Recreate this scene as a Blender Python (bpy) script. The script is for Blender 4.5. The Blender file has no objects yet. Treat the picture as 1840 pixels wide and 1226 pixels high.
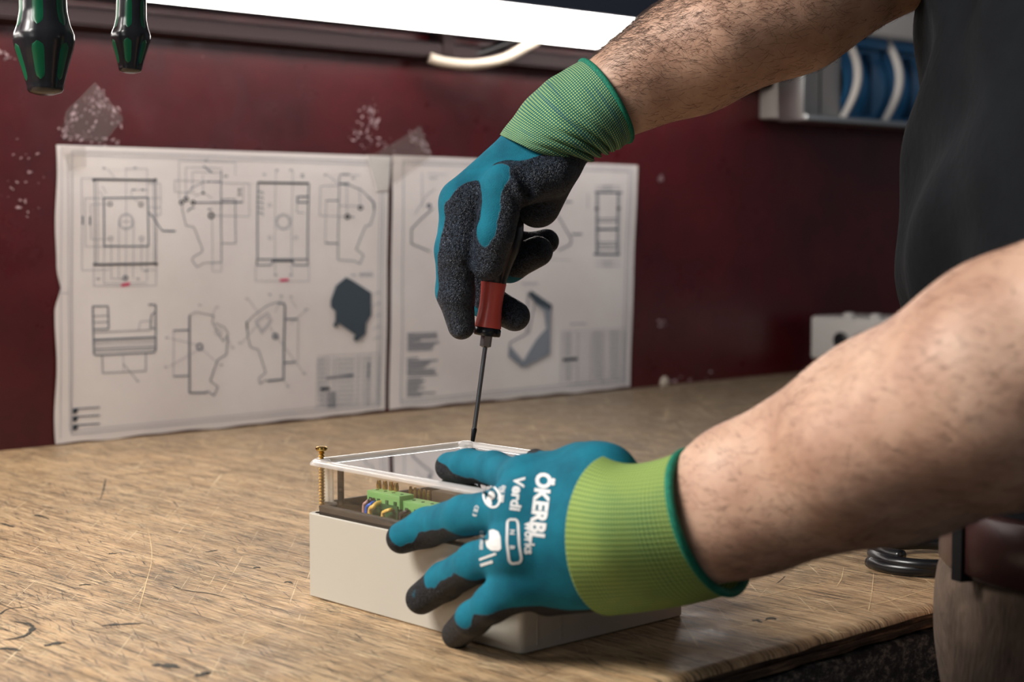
import bpy, bmesh, math, random
import numpy as np
from mathutils import Vector, Matrix
from mathutils.bvhtree import BVHTree
random.seed(7); rng = np.random.default_rng(7)

# ------------------------------------------------------------------ camera, world, lights, exposure
S = bpy.context.scene
COL = S.collection
FPX = 2945.0
YAW = math.radians(47.2); PITCH = math.atan(208 / FPX)
Z0 = 0.90                                   # bench top height
CAM = np.array([0, 0, Z0 + .235])
FH = np.array([math.cos(YAW), math.sin(YAW), 0]); RT = np.array([math.sin(YAW), -math.cos(YAW), 0])
ZZ = np.array([0, 0, 1.0])
FW = math.cos(PITCH) * FH - math.sin(PITCH) * ZZ; UP = math.sin(PITCH) * FH + math.cos(PITCH) * ZZ

def ray(x, y): return (x - 920) / FPX * RT + (613 - y) / FPX * UP + FW
def at(x, y, D): return CAM + D * ray(x, y)
def on(x, y, ax, v):
    r = ray(x, y); return CAM + (v - CAM[ax]) / r[ax] * r
def on_z(x, y, z): return on(x, y, 2, Z0 + z)

cd = bpy.data.cameras.new('camera'); cam = bpy.data.objects.new('camera', cd); COL.objects.link(cam)
cd.sensor_width = 36; cd.lens = 36 * FPX / 1840; cd.clip_start = .02
cam.matrix_world = Matrix([[RT[i], UP[i], -FW[i], CAM[i]] for i in range(3)] + [[0, 0, 0, 1]])
cd.dof.use_dof = True; cd.dof.focus_distance = 1.10; cd.dof.aperture_fstop = 7.8
S.camera = cam
S.view_settings.view_transform = 'Standard'; S.view_settings.look = 'None'
S.view_settings.exposure = 0.0; S.view_settings.gamma = 1; S.view_settings.use_curve_mapping = False

w = bpy.data.worlds.new('world'); S.world = w; w.use_nodes = True
w.node_tree.nodes['Background'].inputs[0].default_value = (.80, .88, 1, 1)
w.node_tree.nodes['Background'].inputs[1].default_value = .10

def area(name, loc, target, sx, sy, power, col):
    l = bpy.data.lights.new(name, 'AREA'); l.shape = 'RECTANGLE'; l.size = sx; l.size_y = sy
    l.energy = power; l.color = col
    o = bpy.data.objects.new(name, l); COL.objects.link(o); o.location = loc
    o.rotation_euler = (Vector(target) - Vector(loc)).to_track_quat('-Z', 'Y').to_euler()
    return o
# ceiling luminaire over the left end of the bench, then two added lights
area('ceiling_lamp_left', (-.50, 1.22, 2.1), (.9, 1.1, .95), 1.0, .45, 46, (1, .96, .91))
area('wall_haze_light', (2.75, -1.7, 1.72), (1.1, 1.6, 1.25), 1.3, .30, 5, (1, .95, .97))  # added unseen strip, placed so its reflection hazes the wall paint
area('back_fill_light', (-1.5, .1, 1.7), (.9, 1.6, 1.0), .8, .6, 3.0, (1, .96, .92))  # added weak fill from the left, behind the camera

# ------------------------------------------------------------------ helpers
def link(o, parent=None):
    COL.objects.link(o)
    if parent is not None:
        o.parent = parent
        o.matrix_parent_inverse = parent.matrix_world.inverted()
    return o
def tag(o, label=None, cat=None, group=None, kind=None):
    if label: o['label'] = label
    if cat: o['category'] = cat
    if group: o['group'] = group
    if kind: o['kind'] = kind
    return o
def thing(name, loc, label, cat, group=None):
    o = bpy.data.objects.new(name, None); COL.objects.link(o)
    o.location = Vector(loc); o.empty_display_size = .02
    o.matrix_world = Matrix.Translation(Vector(loc))
    return tag(o, label, cat, group)
def mesh_obj(name, v, f, mat, parent=None, smooth=False):
    me = bpy.data.meshes.new(name)
    if isinstance(v, np.ndarray): v = v.tolist()
    if isinstance(f, np.ndarray): f = f.tolist()
    me.from_pydata([tuple(q) for q in v], [], f); me.update()
    if smooth: me.shade_smooth()
    me.materials.append(mat)
    return link(bpy.data.objects.new(name, me), parent)
def bm_obj(name, bm, mat, parent=None, smooth=False, angle=None):
    me = bpy.data.meshes.new(name)
    bmesh.ops.recalc_face_normals(bm, faces=bm.faces)
    bm.to_mesh(me); bm.free()
    if smooth: me.shade_smooth()
    if angle: me.shade_smooth(); me.set_sharp_from_angle(angle=math.radians(angle))
    me.materials.append(mat)
    return link(bpy.data.objects.new(name, me), parent)
def box_bm(bm, lo, hi, bev=0, seg=2, zrot=None):
    r = bmesh.ops.create_cube(bm, size=1)
    c = [(a + b) / 2 for a, b in zip(lo, hi)]; s = [b - a for a, b in zip(lo, hi)]
    for v in r['verts']: v.co = Vector((v.co.x * s[0] + c[0], v.co.y * s[1] + c[1], v.co.z * s[2] + c[2]))
    if bev:
        es = set(e for v in r['verts'] for e in v.link_edges)
        bmesh.ops.bevel(bm, geom=list(es), offset=bev, segments=seg, profile=.5, affect='EDGES')
def box(name, lo, hi, mat, parent=None, bev=0, seg=2):
    bm = bmesh.new(); box_bm(bm, lo, hi, bev, seg)
    return bm_obj(name, bm, mat, parent, angle=35 if bev else None)
def frame_from(axis):
    a = Vector(axis).normalized()
    t = Vector((0, 0, 1)) if abs(a.z) < .9 else Vector((1, 0, 0))
    u = a.cross(t).normalized(); return a, u, a.cross(u).normalized()
def lathe(name, prof, origin, axis, mat, parent=None, n=32, angle=40, mod=None):
    a, u, v = frame_from(axis); o = Vector(origin)
    vs, fs = [], []
    for s, r in prof:
        for k in range(n):
            th = 2 * math.pi * k / n
            rr = r * (mod(s, th) if mod else 1)
            vs.append(o + a * s + (u * math.cos(th) + v * math.sin(th)) * rr)
    m = len(prof)
    for i in range(m - 1):
        for k in range(n):
            fs.append((i * n + k, i * n + (k + 1) % n, (i + 1) * n + (k + 1) % n, (i + 1) * n + k))
    fs.append(tuple(range(n))[::-1]); fs.append(tuple((m - 1) * n + k for k in range(n)))
    me = bpy.data.meshes.new(name); me.from_pydata(vs, [], fs); me.update()
    bm = bmesh.new(); bm.from_mesh(me); bmesh.ops.recalc_face_normals(bm, faces=bm.faces); bm.to_mesh(me); bm.free()
    me.shade_smooth(); me.set_sharp_from_angle(angle=math.radians(angle)); me.materials.append(mat)
    return link(bpy.data.objects.new(name, me), parent)
def catmull(P, n, closed=False):
    P = np.array(P, float); m = len(P); out = []
    segs = m if closed else m - 1
    for i in range(segs):
        if closed: p0, p1, p2, p3 = P[(i - 1) % m], P[i], P[(i + 1) % m], P[(i + 2) % m]
        else: p0, p1, p2, p3 = P[max(i - 1, 0)], P[i], P[i + 1], P[min(i + 2, m - 1)]
        for k in range(n):
            t = k / n
            out.append(.5 * ((2 * p1) + (-p0 + p2) * t + (2 * p0 - 5 * p1 + 4 * p2 - p3) * t * t + (-p0 + 3 * p1 - 3 * p2 + p3) * t ** 3))
    if not closed: out.append(P[-1])
    return np.array(out)
def tube(name, pts, r, mat, parent=None, n=10, closed=False, sub=8, rib=None):
    C = catmull(pts, sub, closed) if sub > 1 else np.array(pts, float)
    m = len(C); vs, fs = [], []
    T = np.gradient(C, axis=0) if not closed else (np.roll(C, -1, 0) - np.roll(C, 1, 0))
    u = None
    for i in range(m):
        t = Vector(T[i]).normalized()
        if u is None: _, u, _ = frame_from(t)
        u = (u - t * u.dot(t)).normalized(); v = t.cross(u)
        ri = r if np.isscalar(r) else float(np.interp(i / (m - 1), np.linspace(0, 1, len(r)), r))
        if rib: ri *= rib(i)
        for k in range(n):
            th = 2 * math.pi * k / n
            vs.append(Vector(C[i]) + (u * math.cos(th) + v * math.sin(th)) * ri)
    for i in range(m if closed else m - 1):
        j = (i + 1) % m
        for k in range(n):
            fs.append((i * n + k, i * n + (k + 1) % n, j * n + (k + 1) % n, j * n + k))
    if not closed: fs.append(tuple(range(n))[::-1]); fs.append(tuple((m - 1) * n + k for k in range(n)))
    return mesh_obj(name, vs, fs, mat, parent, smooth=True)

# ------------------------------------------------------------------ materials
class NT:
    def __init__(s, name):
        s.m = bpy.data.materials.new(name); s.m.use_nodes = True; s.t = s.m.node_tree
        s.b = s.t.nodes['Principled BSDF']; s.out = s.t.nodes['Material Output']
    def n(s, typ, **kw):
        nd = s.t.nodes.new(typ)
        for k, v in kw.items():
            if k in nd.inputs.keys(): nd.inputs[k].default_value = v
            else: setattr(nd, k, v)
        return nd
    def l(s, a, b): s.t.links.new(a, b)
    def set(s, **kw):
        for k, v in kw.items(): s.b.inputs[k.replace('_', ' ')].default_value = v
    def noise(s, vec, scale, detail=4, rough=.5, dist=0):
        nd = s.n('ShaderNodeTexNoise', Scale=scale, Detail=detail, Roughness=rough, Distortion=dist)
        if vec is not None: s.l(vec, nd.inputs['Vector'])
        return nd.outputs['Fac']
    def ramp(s, fac, stops, interp='LINEAR'):
        r = s.n('ShaderNodeValToRGB'); r.color_ramp.interpolation = interp
        e = r.color_ramp.elements
        while len(e) < len(stops): e.new(.5)
        for k, (p, c) in enumerate(stops): e[k].position = p; e[k].color = (*c, 1) if len(c) == 3 else c
        s.l(fac, r.inputs['Fac']); return r.outputs['Color']
    def math(s, op, a, b=None, c=None, clamp=False):
        m = s.n('ShaderNodeMath', operation=op, use_clamp=clamp)
        for i, x in enumerate((a, b, c)):
            if x is None: continue
            if isinstance(x, (int, float)): m.inputs[i].default_value = x
            else: s.l(x, m.inputs[i])
        return m.outputs[0]
    def mix(s, fac, a, b, typ='MIX'):
        m = s.n('ShaderNodeMix', data_type='RGBA', blend_type=typ)
        if isinstance(fac, (int, float)): m.inputs[0].default_value = fac
        else: s.l(fac, m.inputs[0])
        for i, x in ((6, a), (7, b)):
            if isinstance(x, tuple): m.inputs[i].default_value = (*x, 1) if len(x) == 3 else x
            else: s.l(x, m.inputs[i])
        return m.outputs[2]
    def bump(s, h, strength=.3, dist=.001, base=None):
        b = s.n('ShaderNodeBump', Strength=strength, Distance=dist); s.l(h, b.inputs['Height'])
        if base is not None: s.l(base, b.inputs['Normal'])
        s.l(b.outputs[0], s.b.inputs['Normal']); return b.outputs[0]
    def mapping(s, vec, scale=(1, 1, 1), rot=(0, 0, 0), loc=(0, 0, 0)):
        m = s.n('ShaderNodeMapping'); m.inputs['Scale'].default_value = scale; m.inputs['Rotation'].default_value = rot; m.inputs['Location'].default_value = loc
        s.l(vec, m.inputs['Vector']); return m.outputs[0]
def srgb(r, g, b):
    return tuple(((c / 255) / 12.92 if c / 255 <= .04045 else ((c / 255 + .055) / 1.055) ** 2.4) for c in (r, g, b))
def simple(name, col, rough=.5, metal=0, bumpscale=None, bs=.2, bd=.0005, **kw):
    M = NT(name); M.set(Base_Color=(*col, 1), Roughness=rough, Metallic=metal)
    for k, v in kw.items(): M.b.inputs[k.replace('_', ' ')].default_value = v
    if bumpscale:
        g = M.n('ShaderNodeNewGeometry').outputs['Position']
        M.bump(M.noise(g, bumpscale, 5), bs, bd)
    return M.m

# worn bench wood
M = NT('worn_bench_wood')
pos = M.n('ShaderNodeNewGeometry').outputs['Position']
def streak(M, ang, sx, sy, lo, hi, detail=6, rough=.65, loc=0, dist=0):
    mp = M.mapping(M.mapping(pos, rot=(0, 0, math.radians(ang))), scale=(sx, sy, 1), loc=(loc, loc * .7, 0))
    return M.ramp(M.noise(mp, 1.0, detail, rough, dist), [(lo, (0, 0, 0)), (hi, (1, 1, 1))])
base = M.ramp(M.noise(M.mapping(M.mapping(pos, rot=(0, 0, math.radians(91))), scale=(5, 90, 1)), 1.0, 8, .7),
              [(.3, srgb(150, 118, 84)), (.5, srgb(206, 170, 128)), (.72, srgb(230, 198, 156))])
big = M.ramp(M.noise(pos, 4.5, 4, .6, .6), [(.38, (1, 1, 1)), (.66, (0, 0, 0))])
base = M.mix(M.math('MULTIPLY', M.ramp(M.noise(pos, 5, 7, .68, .6), [(.42, (0, 0, 0)), (.68, (1, 1, 1))]), .7), base, srgb(132, 112, 90))
xsep = M.n('ShaderNodeSeparateXYZ'); M.l(pos, xsep.inputs[0])
far_shade = M.math('MULTIPLY_ADD', xsep.outputs[0], 1.25, -.95, clamp=True)      # shade towards the far right end, painted into the wood colour
base = M.mix(M.math('MULTIPLY', far_shade, .85), base, srgb(84, 74, 64))
for ang, sx, sy, lo, hi, col, amt, loc in (
        (90, 14, 420, .54, .64, (84, 68, 48), .8, 1), (84, 24, 520, .56, .64, (64, 54, 44), .85, 3),
        (97, 30, 700, .57, .65, (70, 56, 42), .85, 5), (20, 16, 380, .62, .70, (70, 60, 48), .45, 7),
        (112, 22, 480, .60, .67, (60, 52, 46), .75, 9), (88, 30, 640, .57, .66, (240, 216, 172), .7, 11),
        (10, 20, 520, .62, .69, (238, 214, 172), .5, 13), (70, 26, 560, .60, .67, (60, 58, 50), .75, 17), (130, 7, 420, .63, .68, (238, 216, 176), .6, 23), (60, 6, 460, .64, .69, (238, 216, 176), .5, 29)):
    s_ = streak(M, ang, sx, sy, lo, hi, loc=loc)
    base = M.mix(M.math('MULTIPLY', s_, min(1, amt * 1.3)), base, srgb(*col))
gd = M.math('MULTIPLY', M.ramp(M.noise(M.mapping(M.mapping(pos, rot=(0, 0, math.radians(91))), scale=(30, 110, 1)), 1, 9, .8, .3), [(.50, (0, 0, 0)), (.62, (1, 1, 1))]), .85)
gd2 = M.math('MULTIPLY', M.ramp(M.noise(pos, 2.6, 4, .6, .8), [(.42, (.12, .12, .12)), (.62, (1, 1, 1))]), gd)
base = M.mix(gd2, base, srgb(62, 62, 56))
sp = M.math('MULTIPLY', M.ramp(M.noise(M.mapping(pos, scale=(120, 210, 1), rot=(0, 0, 1.2)), 1, 3, .6), [(.66, (0, 0, 0)), (.72, (1, 1, 1))]), .6)
base = M.mix(sp, base, srgb(66, 62, 54))
M.l(base, M.b.inputs['Base Color'])
M.set(Roughness=.42); M.l(M.ramp(M.noise(pos, 30, 5, .6), [(.3, (.34,) * 3), (.7, (.6,) * 3)]), M.b.inputs['Roughness'])
M.bump(M.noise(M.mapping(pos, scale=(20, 500, 1), rot=(0, 0, math.radians(70))), 1, 5, .6), .3, .0004)
WOOD = M.m

M = NT('bench_edge_wood'); pos = M.n('ShaderNodeNewGeometry').outputs['Position']
c = M.ramp(M.noise(M.mapping(pos, scale=(30, 30, 500)), 1, 6, .7), [(.35, srgb(26, 20, 16)), (.52, srgb(78, 60, 46)), (.68, srgb(150, 122, 96))])
M.l(c, M.b.inputs['Base Color']); M.set(Roughness=.6); M.bump(M.noise(pos, 260, 6, .7), 1, .002)
EDGE = M.m
M = NT('chipped_black_steel'); pos = M.n('ShaderNodeNewGeometry').outputs['Position']
c = M.ramp(M.noise(M.mapping(pos, scale=(1, 1, 1.6)), 150, 9, .78), [(.42, srgb(22, 22, 27)), (.50, srgb(52, 52, 58)), (.58, srgb(128, 124, 120)), (.66, srgb(180, 164, 146))])  # pale tones are chips, raised to paint in specular highlights too
M.l(c, M.b.inputs['Base Color']); M.set(Roughness=.34); M.bump(M.noise(pos, 210, 8, .75), .9, .002)
APRON = M.m
M = NT('maroon_wall_paint'); pos = M.n('ShaderNodeNewGeometry').outputs['Position']
c = M.ramp(M.noise(pos, 9, 6, .65), [(.3, srgb(64, 11, 17)), (.6, srgb(84, 16, 22)), (.8, srgb(96, 26, 30))])
sp = M.ramp(M.noise(pos, 75, 5, .6), [(.70, (0, 0, 0)), (.74, (1, 1, 1))])
c = M.mix(M.math('MULTIPLY', sp, .5), c, srgb(60, 14, 18))
sp = M.ramp(M.noise(M.mapping(pos, loc=(3, 3, 3)), 60, 4, .6), [(.745, (0, 0, 0)), (.76, (1, 1, 1))])
c = M.mix(M.math('MULTIPLY', sp, .4), c, srgb(170, 130, 130))
M.l(c, M.b.inputs['Base Color']); M.l(M.ramp(M.noise(pos, 14, 6, .7), [(.3, (.24,) * 3), (.7, (.42,) * 3)]), M.b.inputs['Roughness'])
M.bump(M.noise(pos, 45, 5, .6), .12, .002)
WALL = M.m
M = NT('drawing_paper'); pos = M.n('ShaderNodeNewGeometry').outputs['Position']
c = M.ramp(M.noise(pos, 7, 5, .6), [(.3, srgb(230, 223, 222)), (.7, srgb(242, 237, 235))])
M.l(c, M.b.inputs['Base Color']); M.set(Roughness=.55)
PAPER = M.m
INK = simple('blue_grey_ink', srgb(78, 96, 116), .6); INKL = simple('light_ink', srgb(150, 156, 168), .6)
INKD = simple('dark_ink', srgb(44, 56, 68), .6); INKP = simple('pink_marker', srgb(222, 60, 110), .6)
INKG = simple('grey_fill', srgb(140, 148, 160), .6); INKM = simple('mid_fill', srgb(66, 80, 92), .6)

def knit_mat(name, base, hi, lo, nu, nv, amt, linecol=None, patch=None, patchamt=.4):
    M = NT(name); uv = M.n('ShaderNodeUVMap').outputs[0]
    sep = M.n('ShaderNodeSeparateXYZ'); M.l(uv, sep.inputs[0])
    su = M.math('SINE', M.math('MULTIPLY', sep.outputs[0], 2 * math.pi * nu))
    sv = M.math('SINE', M.math('MULTIPLY', sep.outputs[1], 2 * math.pi * nv))
    h = M.math('MULTIPLY_ADD', su, .25, .5); h = M.math('MULTIPLY_ADD', sv, .25, h)
    g = M.n('ShaderNodeNewGeometry').outputs['Position']
    bc = base
    if patch: bc = M.mix(M.math('MULTIPLY', M.ramp(M.noise(g, 22, 3), [(.42, (0, 0, 0)), (.62, (1, 1, 1))]), patchamt), base, patch)
    c = M.mix(M.math('MULTIPLY', M.ramp(h, [(.55, (0, 0, 0)), (.8, (1, 1, 1))]), amt), bc, hi)
    c = M.mix(M.math('MULTIPLY', M.ramp(h, [(.1, (1, 1, 1)), (.4, (0, 0, 0))]), amt * .8), c, lo)
    if linecol:
        # one stray darker yarn running around and a few along
        ln = M.ramp(M.noise(M.mapping(uv, scale=(2, nv * .35, 1)), 1, 2), [(.60, (0, 0, 0)), (.64, (1, 1, 1))])
        c = M.mix(M.math('MULTIPLY', ln, .45), c, linecol)
    M.l(c, M.b.inputs['Base Color']); M.set(Roughness=.8); 
    M.bump(h, .6, .0005)
    return M.m
KNIT_R = knit_mat('right_cuff_knit', srgb(34, 110, 98), srgb(190, 206, 108), srgb(8, 74, 88), 110, 46, .9, srgb(16, 82, 100))
KNIT_L = knit_mat('left_cuff_knit', srgb(132, 160, 78), srgb(172, 192, 106), srgb(56, 96, 58), 90, 34, .75, None, srgb(86, 132, 78), .6)
def hem_mat():
    M = NT('green_hem_yarn'); uv = M.n('ShaderNodeUVMap').outputs[0]
    g = M.n('ShaderNodeNewGeometry').outputs['Position']
    M.l(M.ramp(M.noise(g, 900, 2), [(.3, srgb(0, 84, 66)), (.7, srgb(10, 134, 104))]), M.b.inputs['Base Color'])
    M.set(Roughness=.8); M.bump(M.noise(g, 900, 2), .5, .0004); return M.m
HEM = hem_mat()
def glove_mat(name, crinkle, cr_d, speck):
    M = NT(name); g = M.n('ShaderNodeNewGeometry').outputs['Position']
    att = M.n('ShaderNodeAttribute', attribute_name='coat').outputs['Fac']
    wob = M.noise(g, 90, 3)
    f = M.math('MULTIPLY_ADD', wob, .16, M.math('ADD', att, -.08))
    mask = M.ramp(f, [(.485, (0, 0, 0)), (.515, (1, 1, 1))])
    teal = M.ramp(M.noise(g, 60, 5, .6), [(.3, srgb(0, 90, 112)), (.7, srgb(3, 114, 136))])
    vor = M.n('ShaderNodeTexVoronoi', Scale=crinkle); M.l(g, vor.inputs['Vector'])
    cn = M.noise(g, crinkle * .8, 6, .75, .8)
    ridge = M.math('SUBTRACT', 1, M.math('MULTIPLY', M.math('ABSOLUTE', M.math('SUBTRACT', cn, .5)), 5.0), clamp=True)
    blk = M.ramp(ridge if cr_d > .001 else cn, [(.25, srgb(12, 15, 20)), (.72, srgb(36, 43, 54)), (.98, speck)] if cr_d > .001 else [(.38, srgb(14, 16, 20)), (.55, srgb(30, 34, 40)), (.7, speck)])  # crinkle ridges lightened: the coat's highlights painted into its colour
    M.l(M.mix(mask, teal, blk), M.b.inputs['Base Color'])
    r = M.n('ShaderNodeMapRange'); M.l(mask, r.inputs[0]); r.inputs[3].default_value = .85; r.inputs[4].default_value = .42 if cr_d > .001 else .6
    M.l(r.outputs[0], M.b.inputs['Roughness'])
    inv = M.math('SUBTRACT', 1, mask)
    
    wv = M.noise(g, 1500, 2); M.b.inputs['Specular IOR Level'].default_value = .35
    cn2 = M.noise(g, 520, 1.5, .5, 1.2); ridge2 = M.math('SUBTRACT', 1, M.math('MULTIPLY', M.math('ABSOLUTE', M.math('SUBTRACT', cn2, .5)), 6.0), clamp=True)
    h = M.math('ADD', M.math('MULTIPLY', M.math('MULTIPLY', ridge2, mask), .8), M.math('MULTIPLY', M.math('MULTIPLY', wv, inv), .22))
    h = M.math('ADD', h, M.math('MULTIPLY', mask, .25))
    M.bump(h, 1.0, cr_d)
    return M.m
GLOVE_R = glove_mat('teal_glove_with_crinkled_black_coat', 430, .0022, srgb(74, 86, 104))
GLOVE_L = glove_mat('teal_glove_with_smooth_black_coat', 800, .0006, srgb(46, 50, 56))
PRINT = simple('white_glove_print', srgb(226, 226, 224), .6)
M = NT('skin'); g = M.n('ShaderNodeNewGeometry').outputs['Position']
c = M.ramp(M.noise(g, 24, 5, .6), [(.3, srgb(170, 130, 108)), (.5, srgb(198, 158, 134)), (.7, srgb(214, 178, 154))])
c = M.mix(M.math('MULTIPLY', M.ramp(M.noise(g, 320, 4, .7), [(.55, (0, 0, 0)), (.75, (1, 1, 1))]), .35), c, srgb(150, 98, 78))
M.l(c, M.b.inputs['Base Color']); M.set(Roughness=.5)
M.b.inputs['Subsurface Weight'].default_value = .08; M.b.inputs['Subsurface Scale'].default_value = .006
M.bump(M.noise(g, 600, 5, .7), .35, .0006); SKIN = M.m
HAIR = simple('dark_arm_hair', srgb(52, 34, 24), .5)
M = NT('black_shirt_cotton'); g = M.n('ShaderNodeNewGeometry').outputs['Position']
M.l(M.ramp(M.noise(g, 10, 5, .6), [(.3, srgb(16, 18, 21)), (.7, srgb(27, 30, 34))]), M.b.inputs['Base Color'])
M.set(Roughness=.9); M.b.inputs['Specular IOR Level'].default_value = .1; M.bump(M.noise(g, 14, 4, .6), .4, .01); SHIRT = M.m
M = NT('brown_work_trousers'); g = M.n('ShaderNodeNewGeometry').outputs['Position']
M.l(M.ramp(M.noise(g, 40, 5, .6), [(.3, srgb(74, 60, 50)), (.7, srgb(108, 90, 76))]), M.b.inputs['Base Color'])
M.set(Roughness=.9); M.bump(M.noise(M.mapping(g, scale=(1, 1, .35)), 16, 5, .65), .9, .025); TROUSER = M.m
LEATHER = simple('brown_belt_leather', srgb(64, 40, 38), .3, 0, 90, .3, .001)
BLACKPL = simple('black_plastic', srgb(20, 21, 24), .38); BLACKRUB = simple('black_rubber_gasket', srgb(44, 38, 32), .5)
BLACKHANDLE = simple('black_soft_grip', srgb(30, 31, 35), .24)
REDGRIP = simple('red_soft_grip', srgb(226, 92, 80), .38, 0, 300, .08, .0003)
REDGRIP.node_tree.nodes['Principled BSDF'].inputs['Coat Weight'].default_value = .2
STEEL = simple('dark_steel', srgb(120, 124, 128), .3, 1.0); STEELD = simple('blackened_tip_steel', srgb(36, 38, 42), .35, .8)
STEELL = simple('zinc_steel', srgb(188, 190, 190), .35, .9)
BRASS = simple('brass', srgb(214, 176, 96), .22, 1.0)
ENCL = simple('light_grey_enclosure_plastic', srgb(184, 179, 167), .42, 0, 500, .06, .0003)
ENCLI = simple('white_enclosure_lining', srgb(196, 194, 184), .5)
PCB = simple('grey_green_mounting_plate', srgb(118, 128, 112), .5, 0, 60, .05, .0004)
GREENT = simple('green_terminal_plastic', srgb(140, 200, 118), .45); GREEND = simple('dark_green_slot', srgb(46, 92, 48), .6)
DARKBR = simple('dark_brown_module', srgb(70, 58, 44), .5)
GREYPL = simple('grey_box_enamel', srgb(176, 172, 168), .45, 0, 20, .1, .002)
WHITEPL = simple('white_plastic', srgb(228, 222, 216), .4); CABLEW = simple('ivory_cable', srgb(196, 184, 168), .45)
BLUEPL = simple('blue_socket_cover', srgb(42, 108, 156), .35); CABLEB = simple('black_cable', srgb(18, 19, 22), .28)
HOUS = simple('slate_lamp_housing', srgb(58, 66, 84), .45, .3); RAILM = simple('dark_maroon_rail', srgb(34, 10, 15), .7)
FLOORM = simple('grey_workshop_floor', srgb(92, 90, 88), .6, 0, 8, .2, .003)
GREENGRIP = simple('green_hard_insert', srgb(6, 86, 56), .3); TAPE_R = None
M = NT('lamp_diffuser'); M.set(Base_Color=(.9, .9, .9, 1), Roughness=.5)
M.b.inputs['Emission Color'].default_value = (*srgb(255, 247, 240), 1); M.b.inputs['Emission Strength'].default_value = 11; DIFF = M.m
def clear_mat(name, tint, gloss_rough, extra, difamt=0.0):
    M = NT(name); t = M.t
    tr = M.n('ShaderNodeBsdfTransparent'); tr.inputs[0].default_value = (*tint, 1)
    gl = M.n('ShaderNodeBsdfGlossy'); gl.inputs['Roughness'].default_value = gloss_rough; gl.inputs[0].default_value = (1, 1, 1, 1)
    fr = M.n('ShaderNodeFresnel', IOR=1.5)
    bf = M.n('ShaderNodeNewGeometry').outputs['Backfacing']
    f = M.math('MULTIPLY', M.math('MULTIPLY', fr.outputs[0], extra, clamp=True), M.math('SUBTRACT', 1, bf))
    mx = M.n('ShaderNodeMixShader'); M.l(f, mx.inputs[0]); M.l(tr.outputs[0], mx.inputs[1]); M.l(gl.outputs[0], mx.inputs[2])
    last = mx.outputs[0]
    if difamt:
        df = M.n('ShaderNodeBsdfDiffuse'); df.inputs[0].default_value = (.9, .88, .86, 1)
        m2 = M.n('ShaderNodeMixShader'); m2.inputs[0].default_value = difamt
        M.l(last, m2.inputs[1]); M.l(df.outputs[0], m2.inputs[2]); last = m2.outputs[0]
    M.l(last, M.out.inputs['Surface']); return M.m
CLEAR = clear_mat('clear_polycarbonate', (.98, .98, .97), .03, 1.7)
CLEARRIM = clear_mat('clear_polycarbonate_rim', (.97, .97, .96), .10, 1.6, .34)  # diffuse white mixed in to paint the bright refracting edges
CLEARTOP = clear_mat('clear_polycarbonate_top', (.98, .98, .97), .02, 4.0)
TAPE = clear_mat('translucent_adhesive_tape', (.95, .94, .93), .35, .8, .5)
TAPEF = clear_mat('old_adhesive_residue', (.95, .94, .93), .40, .6, .04)

# ------------------------------------------------------------------ setting: wall, floor, ceiling-free room
YW = 1.611; YF = 0.558; XL, XR = -0.6, 3.6
wb = box('wall_back', (XL - 1.2, YW, 0), (XR, YW + .06, 2.6), WALL); tag(wb, 'maroon painted back wall of the workbench', kind='structure')
fl = box('floor', (-2.6, -2.2, -.05), (XR + .2, YW + .06, 0), FLOORM); tag(fl, 'grey workshop floor', kind='structure')

# ------------------------------------------------------------------ workbench
bench = thing('workbench', (1.5, (YW + YF) / 2, 0), 'long worn plywood workbench with black chipped apron standing against the maroon wall', 'workbench')
# worktop: strip mesh with an uneven front edge
bm = bmesh.new(); NX = 420
ys_in = [YF, YF + .0015, YF + .004, YF + .012, YW - .001]
rows = []
for i in range(NX + 1):
    x = XL + (XR - XL) * i / NX
    j = .0012 * math.sin(x * 97) * math.sin(x * 31 + 1) + random.uniform(-.0006, .0006)
    zz = [-.0035 + j, -.001, 0, 0, 0]
    rows.append([bm.verts.new((x, YF + j - .001, Z0 - .0045)), bm.verts.new((x, YF + j, Z0 - .0022)), bm.verts.new((x, YF + .003 + j, Z0 - .0004)),
                 bm.verts.new((x, YF + .006, Z0)), bm.verts.new((x, YW - .001, Z0)), bm.verts.new((x, YW - .001, Z0 - .004)), bm.verts.new((x, YF + .004, Z0 - .0045))])
for i in range(NX):
    for k in range(7): bm.faces.new((rows[i][k], rows[i + 1][k], rows[i + 1][(k + 1) % 7], rows[i][(k + 1) % 7]))
bm.faces.new(rows[0]); bm.faces.new(rows[-1][::-1])
bm_obj('worktop', bm, WOOD, bench, angle=50)
for k, (dz0, dz1, dy) in enumerate(((-.0048, -.0078, .0008), (-.0081, -.0108, -.0006), (-.0112, -.0140, .0016))):
    bm = bmesh.new(); prev = None
    for i in range(NX + 1):
        x = XL + (XR - XL) * i / NX; j = .0009 * math.sin(x * (71 + 23 * k) + k) + random.uniform(-.0009, .0009)
        a = [bm.verts.new((x, YF + dy + j, Z0 + dz0)), bm.verts.new((x, YF + dy + j, Z0 + dz1)), bm.verts.new((x, YW - .01, Z0 + dz1)), bm.verts.new((x, YW - .01, Z0 + dz0))]
        if prev:
            for q in range(4): bm.faces.new((prev[q], a[q], a[(q + 1) % 4], prev[(q + 1) % 4]))
        prev = a
    bm_obj('plywood_layer', bm, EDGE, bench)
bm = bmesh.new(); box_bm(bm, (XL, YF + .006, Z0 - .15), (XR, YF + .05, Z0 - .019), .003)
ap = bm_obj('apron', bm, APRON, bench, angle=40)
for dz in (-.052, -.0545, -.085): 
    box('apron_groove', (XL, YF + .0052, Z0 + dz - .0008), (XR, YF + .0062, Z0 + dz), BLACKPL, bench)
box('rear_rail', (XL, YW - .06, Z0 - .15), (XR, YW - .015, Z0 - .0145), APRON, bench, .003)
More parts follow.
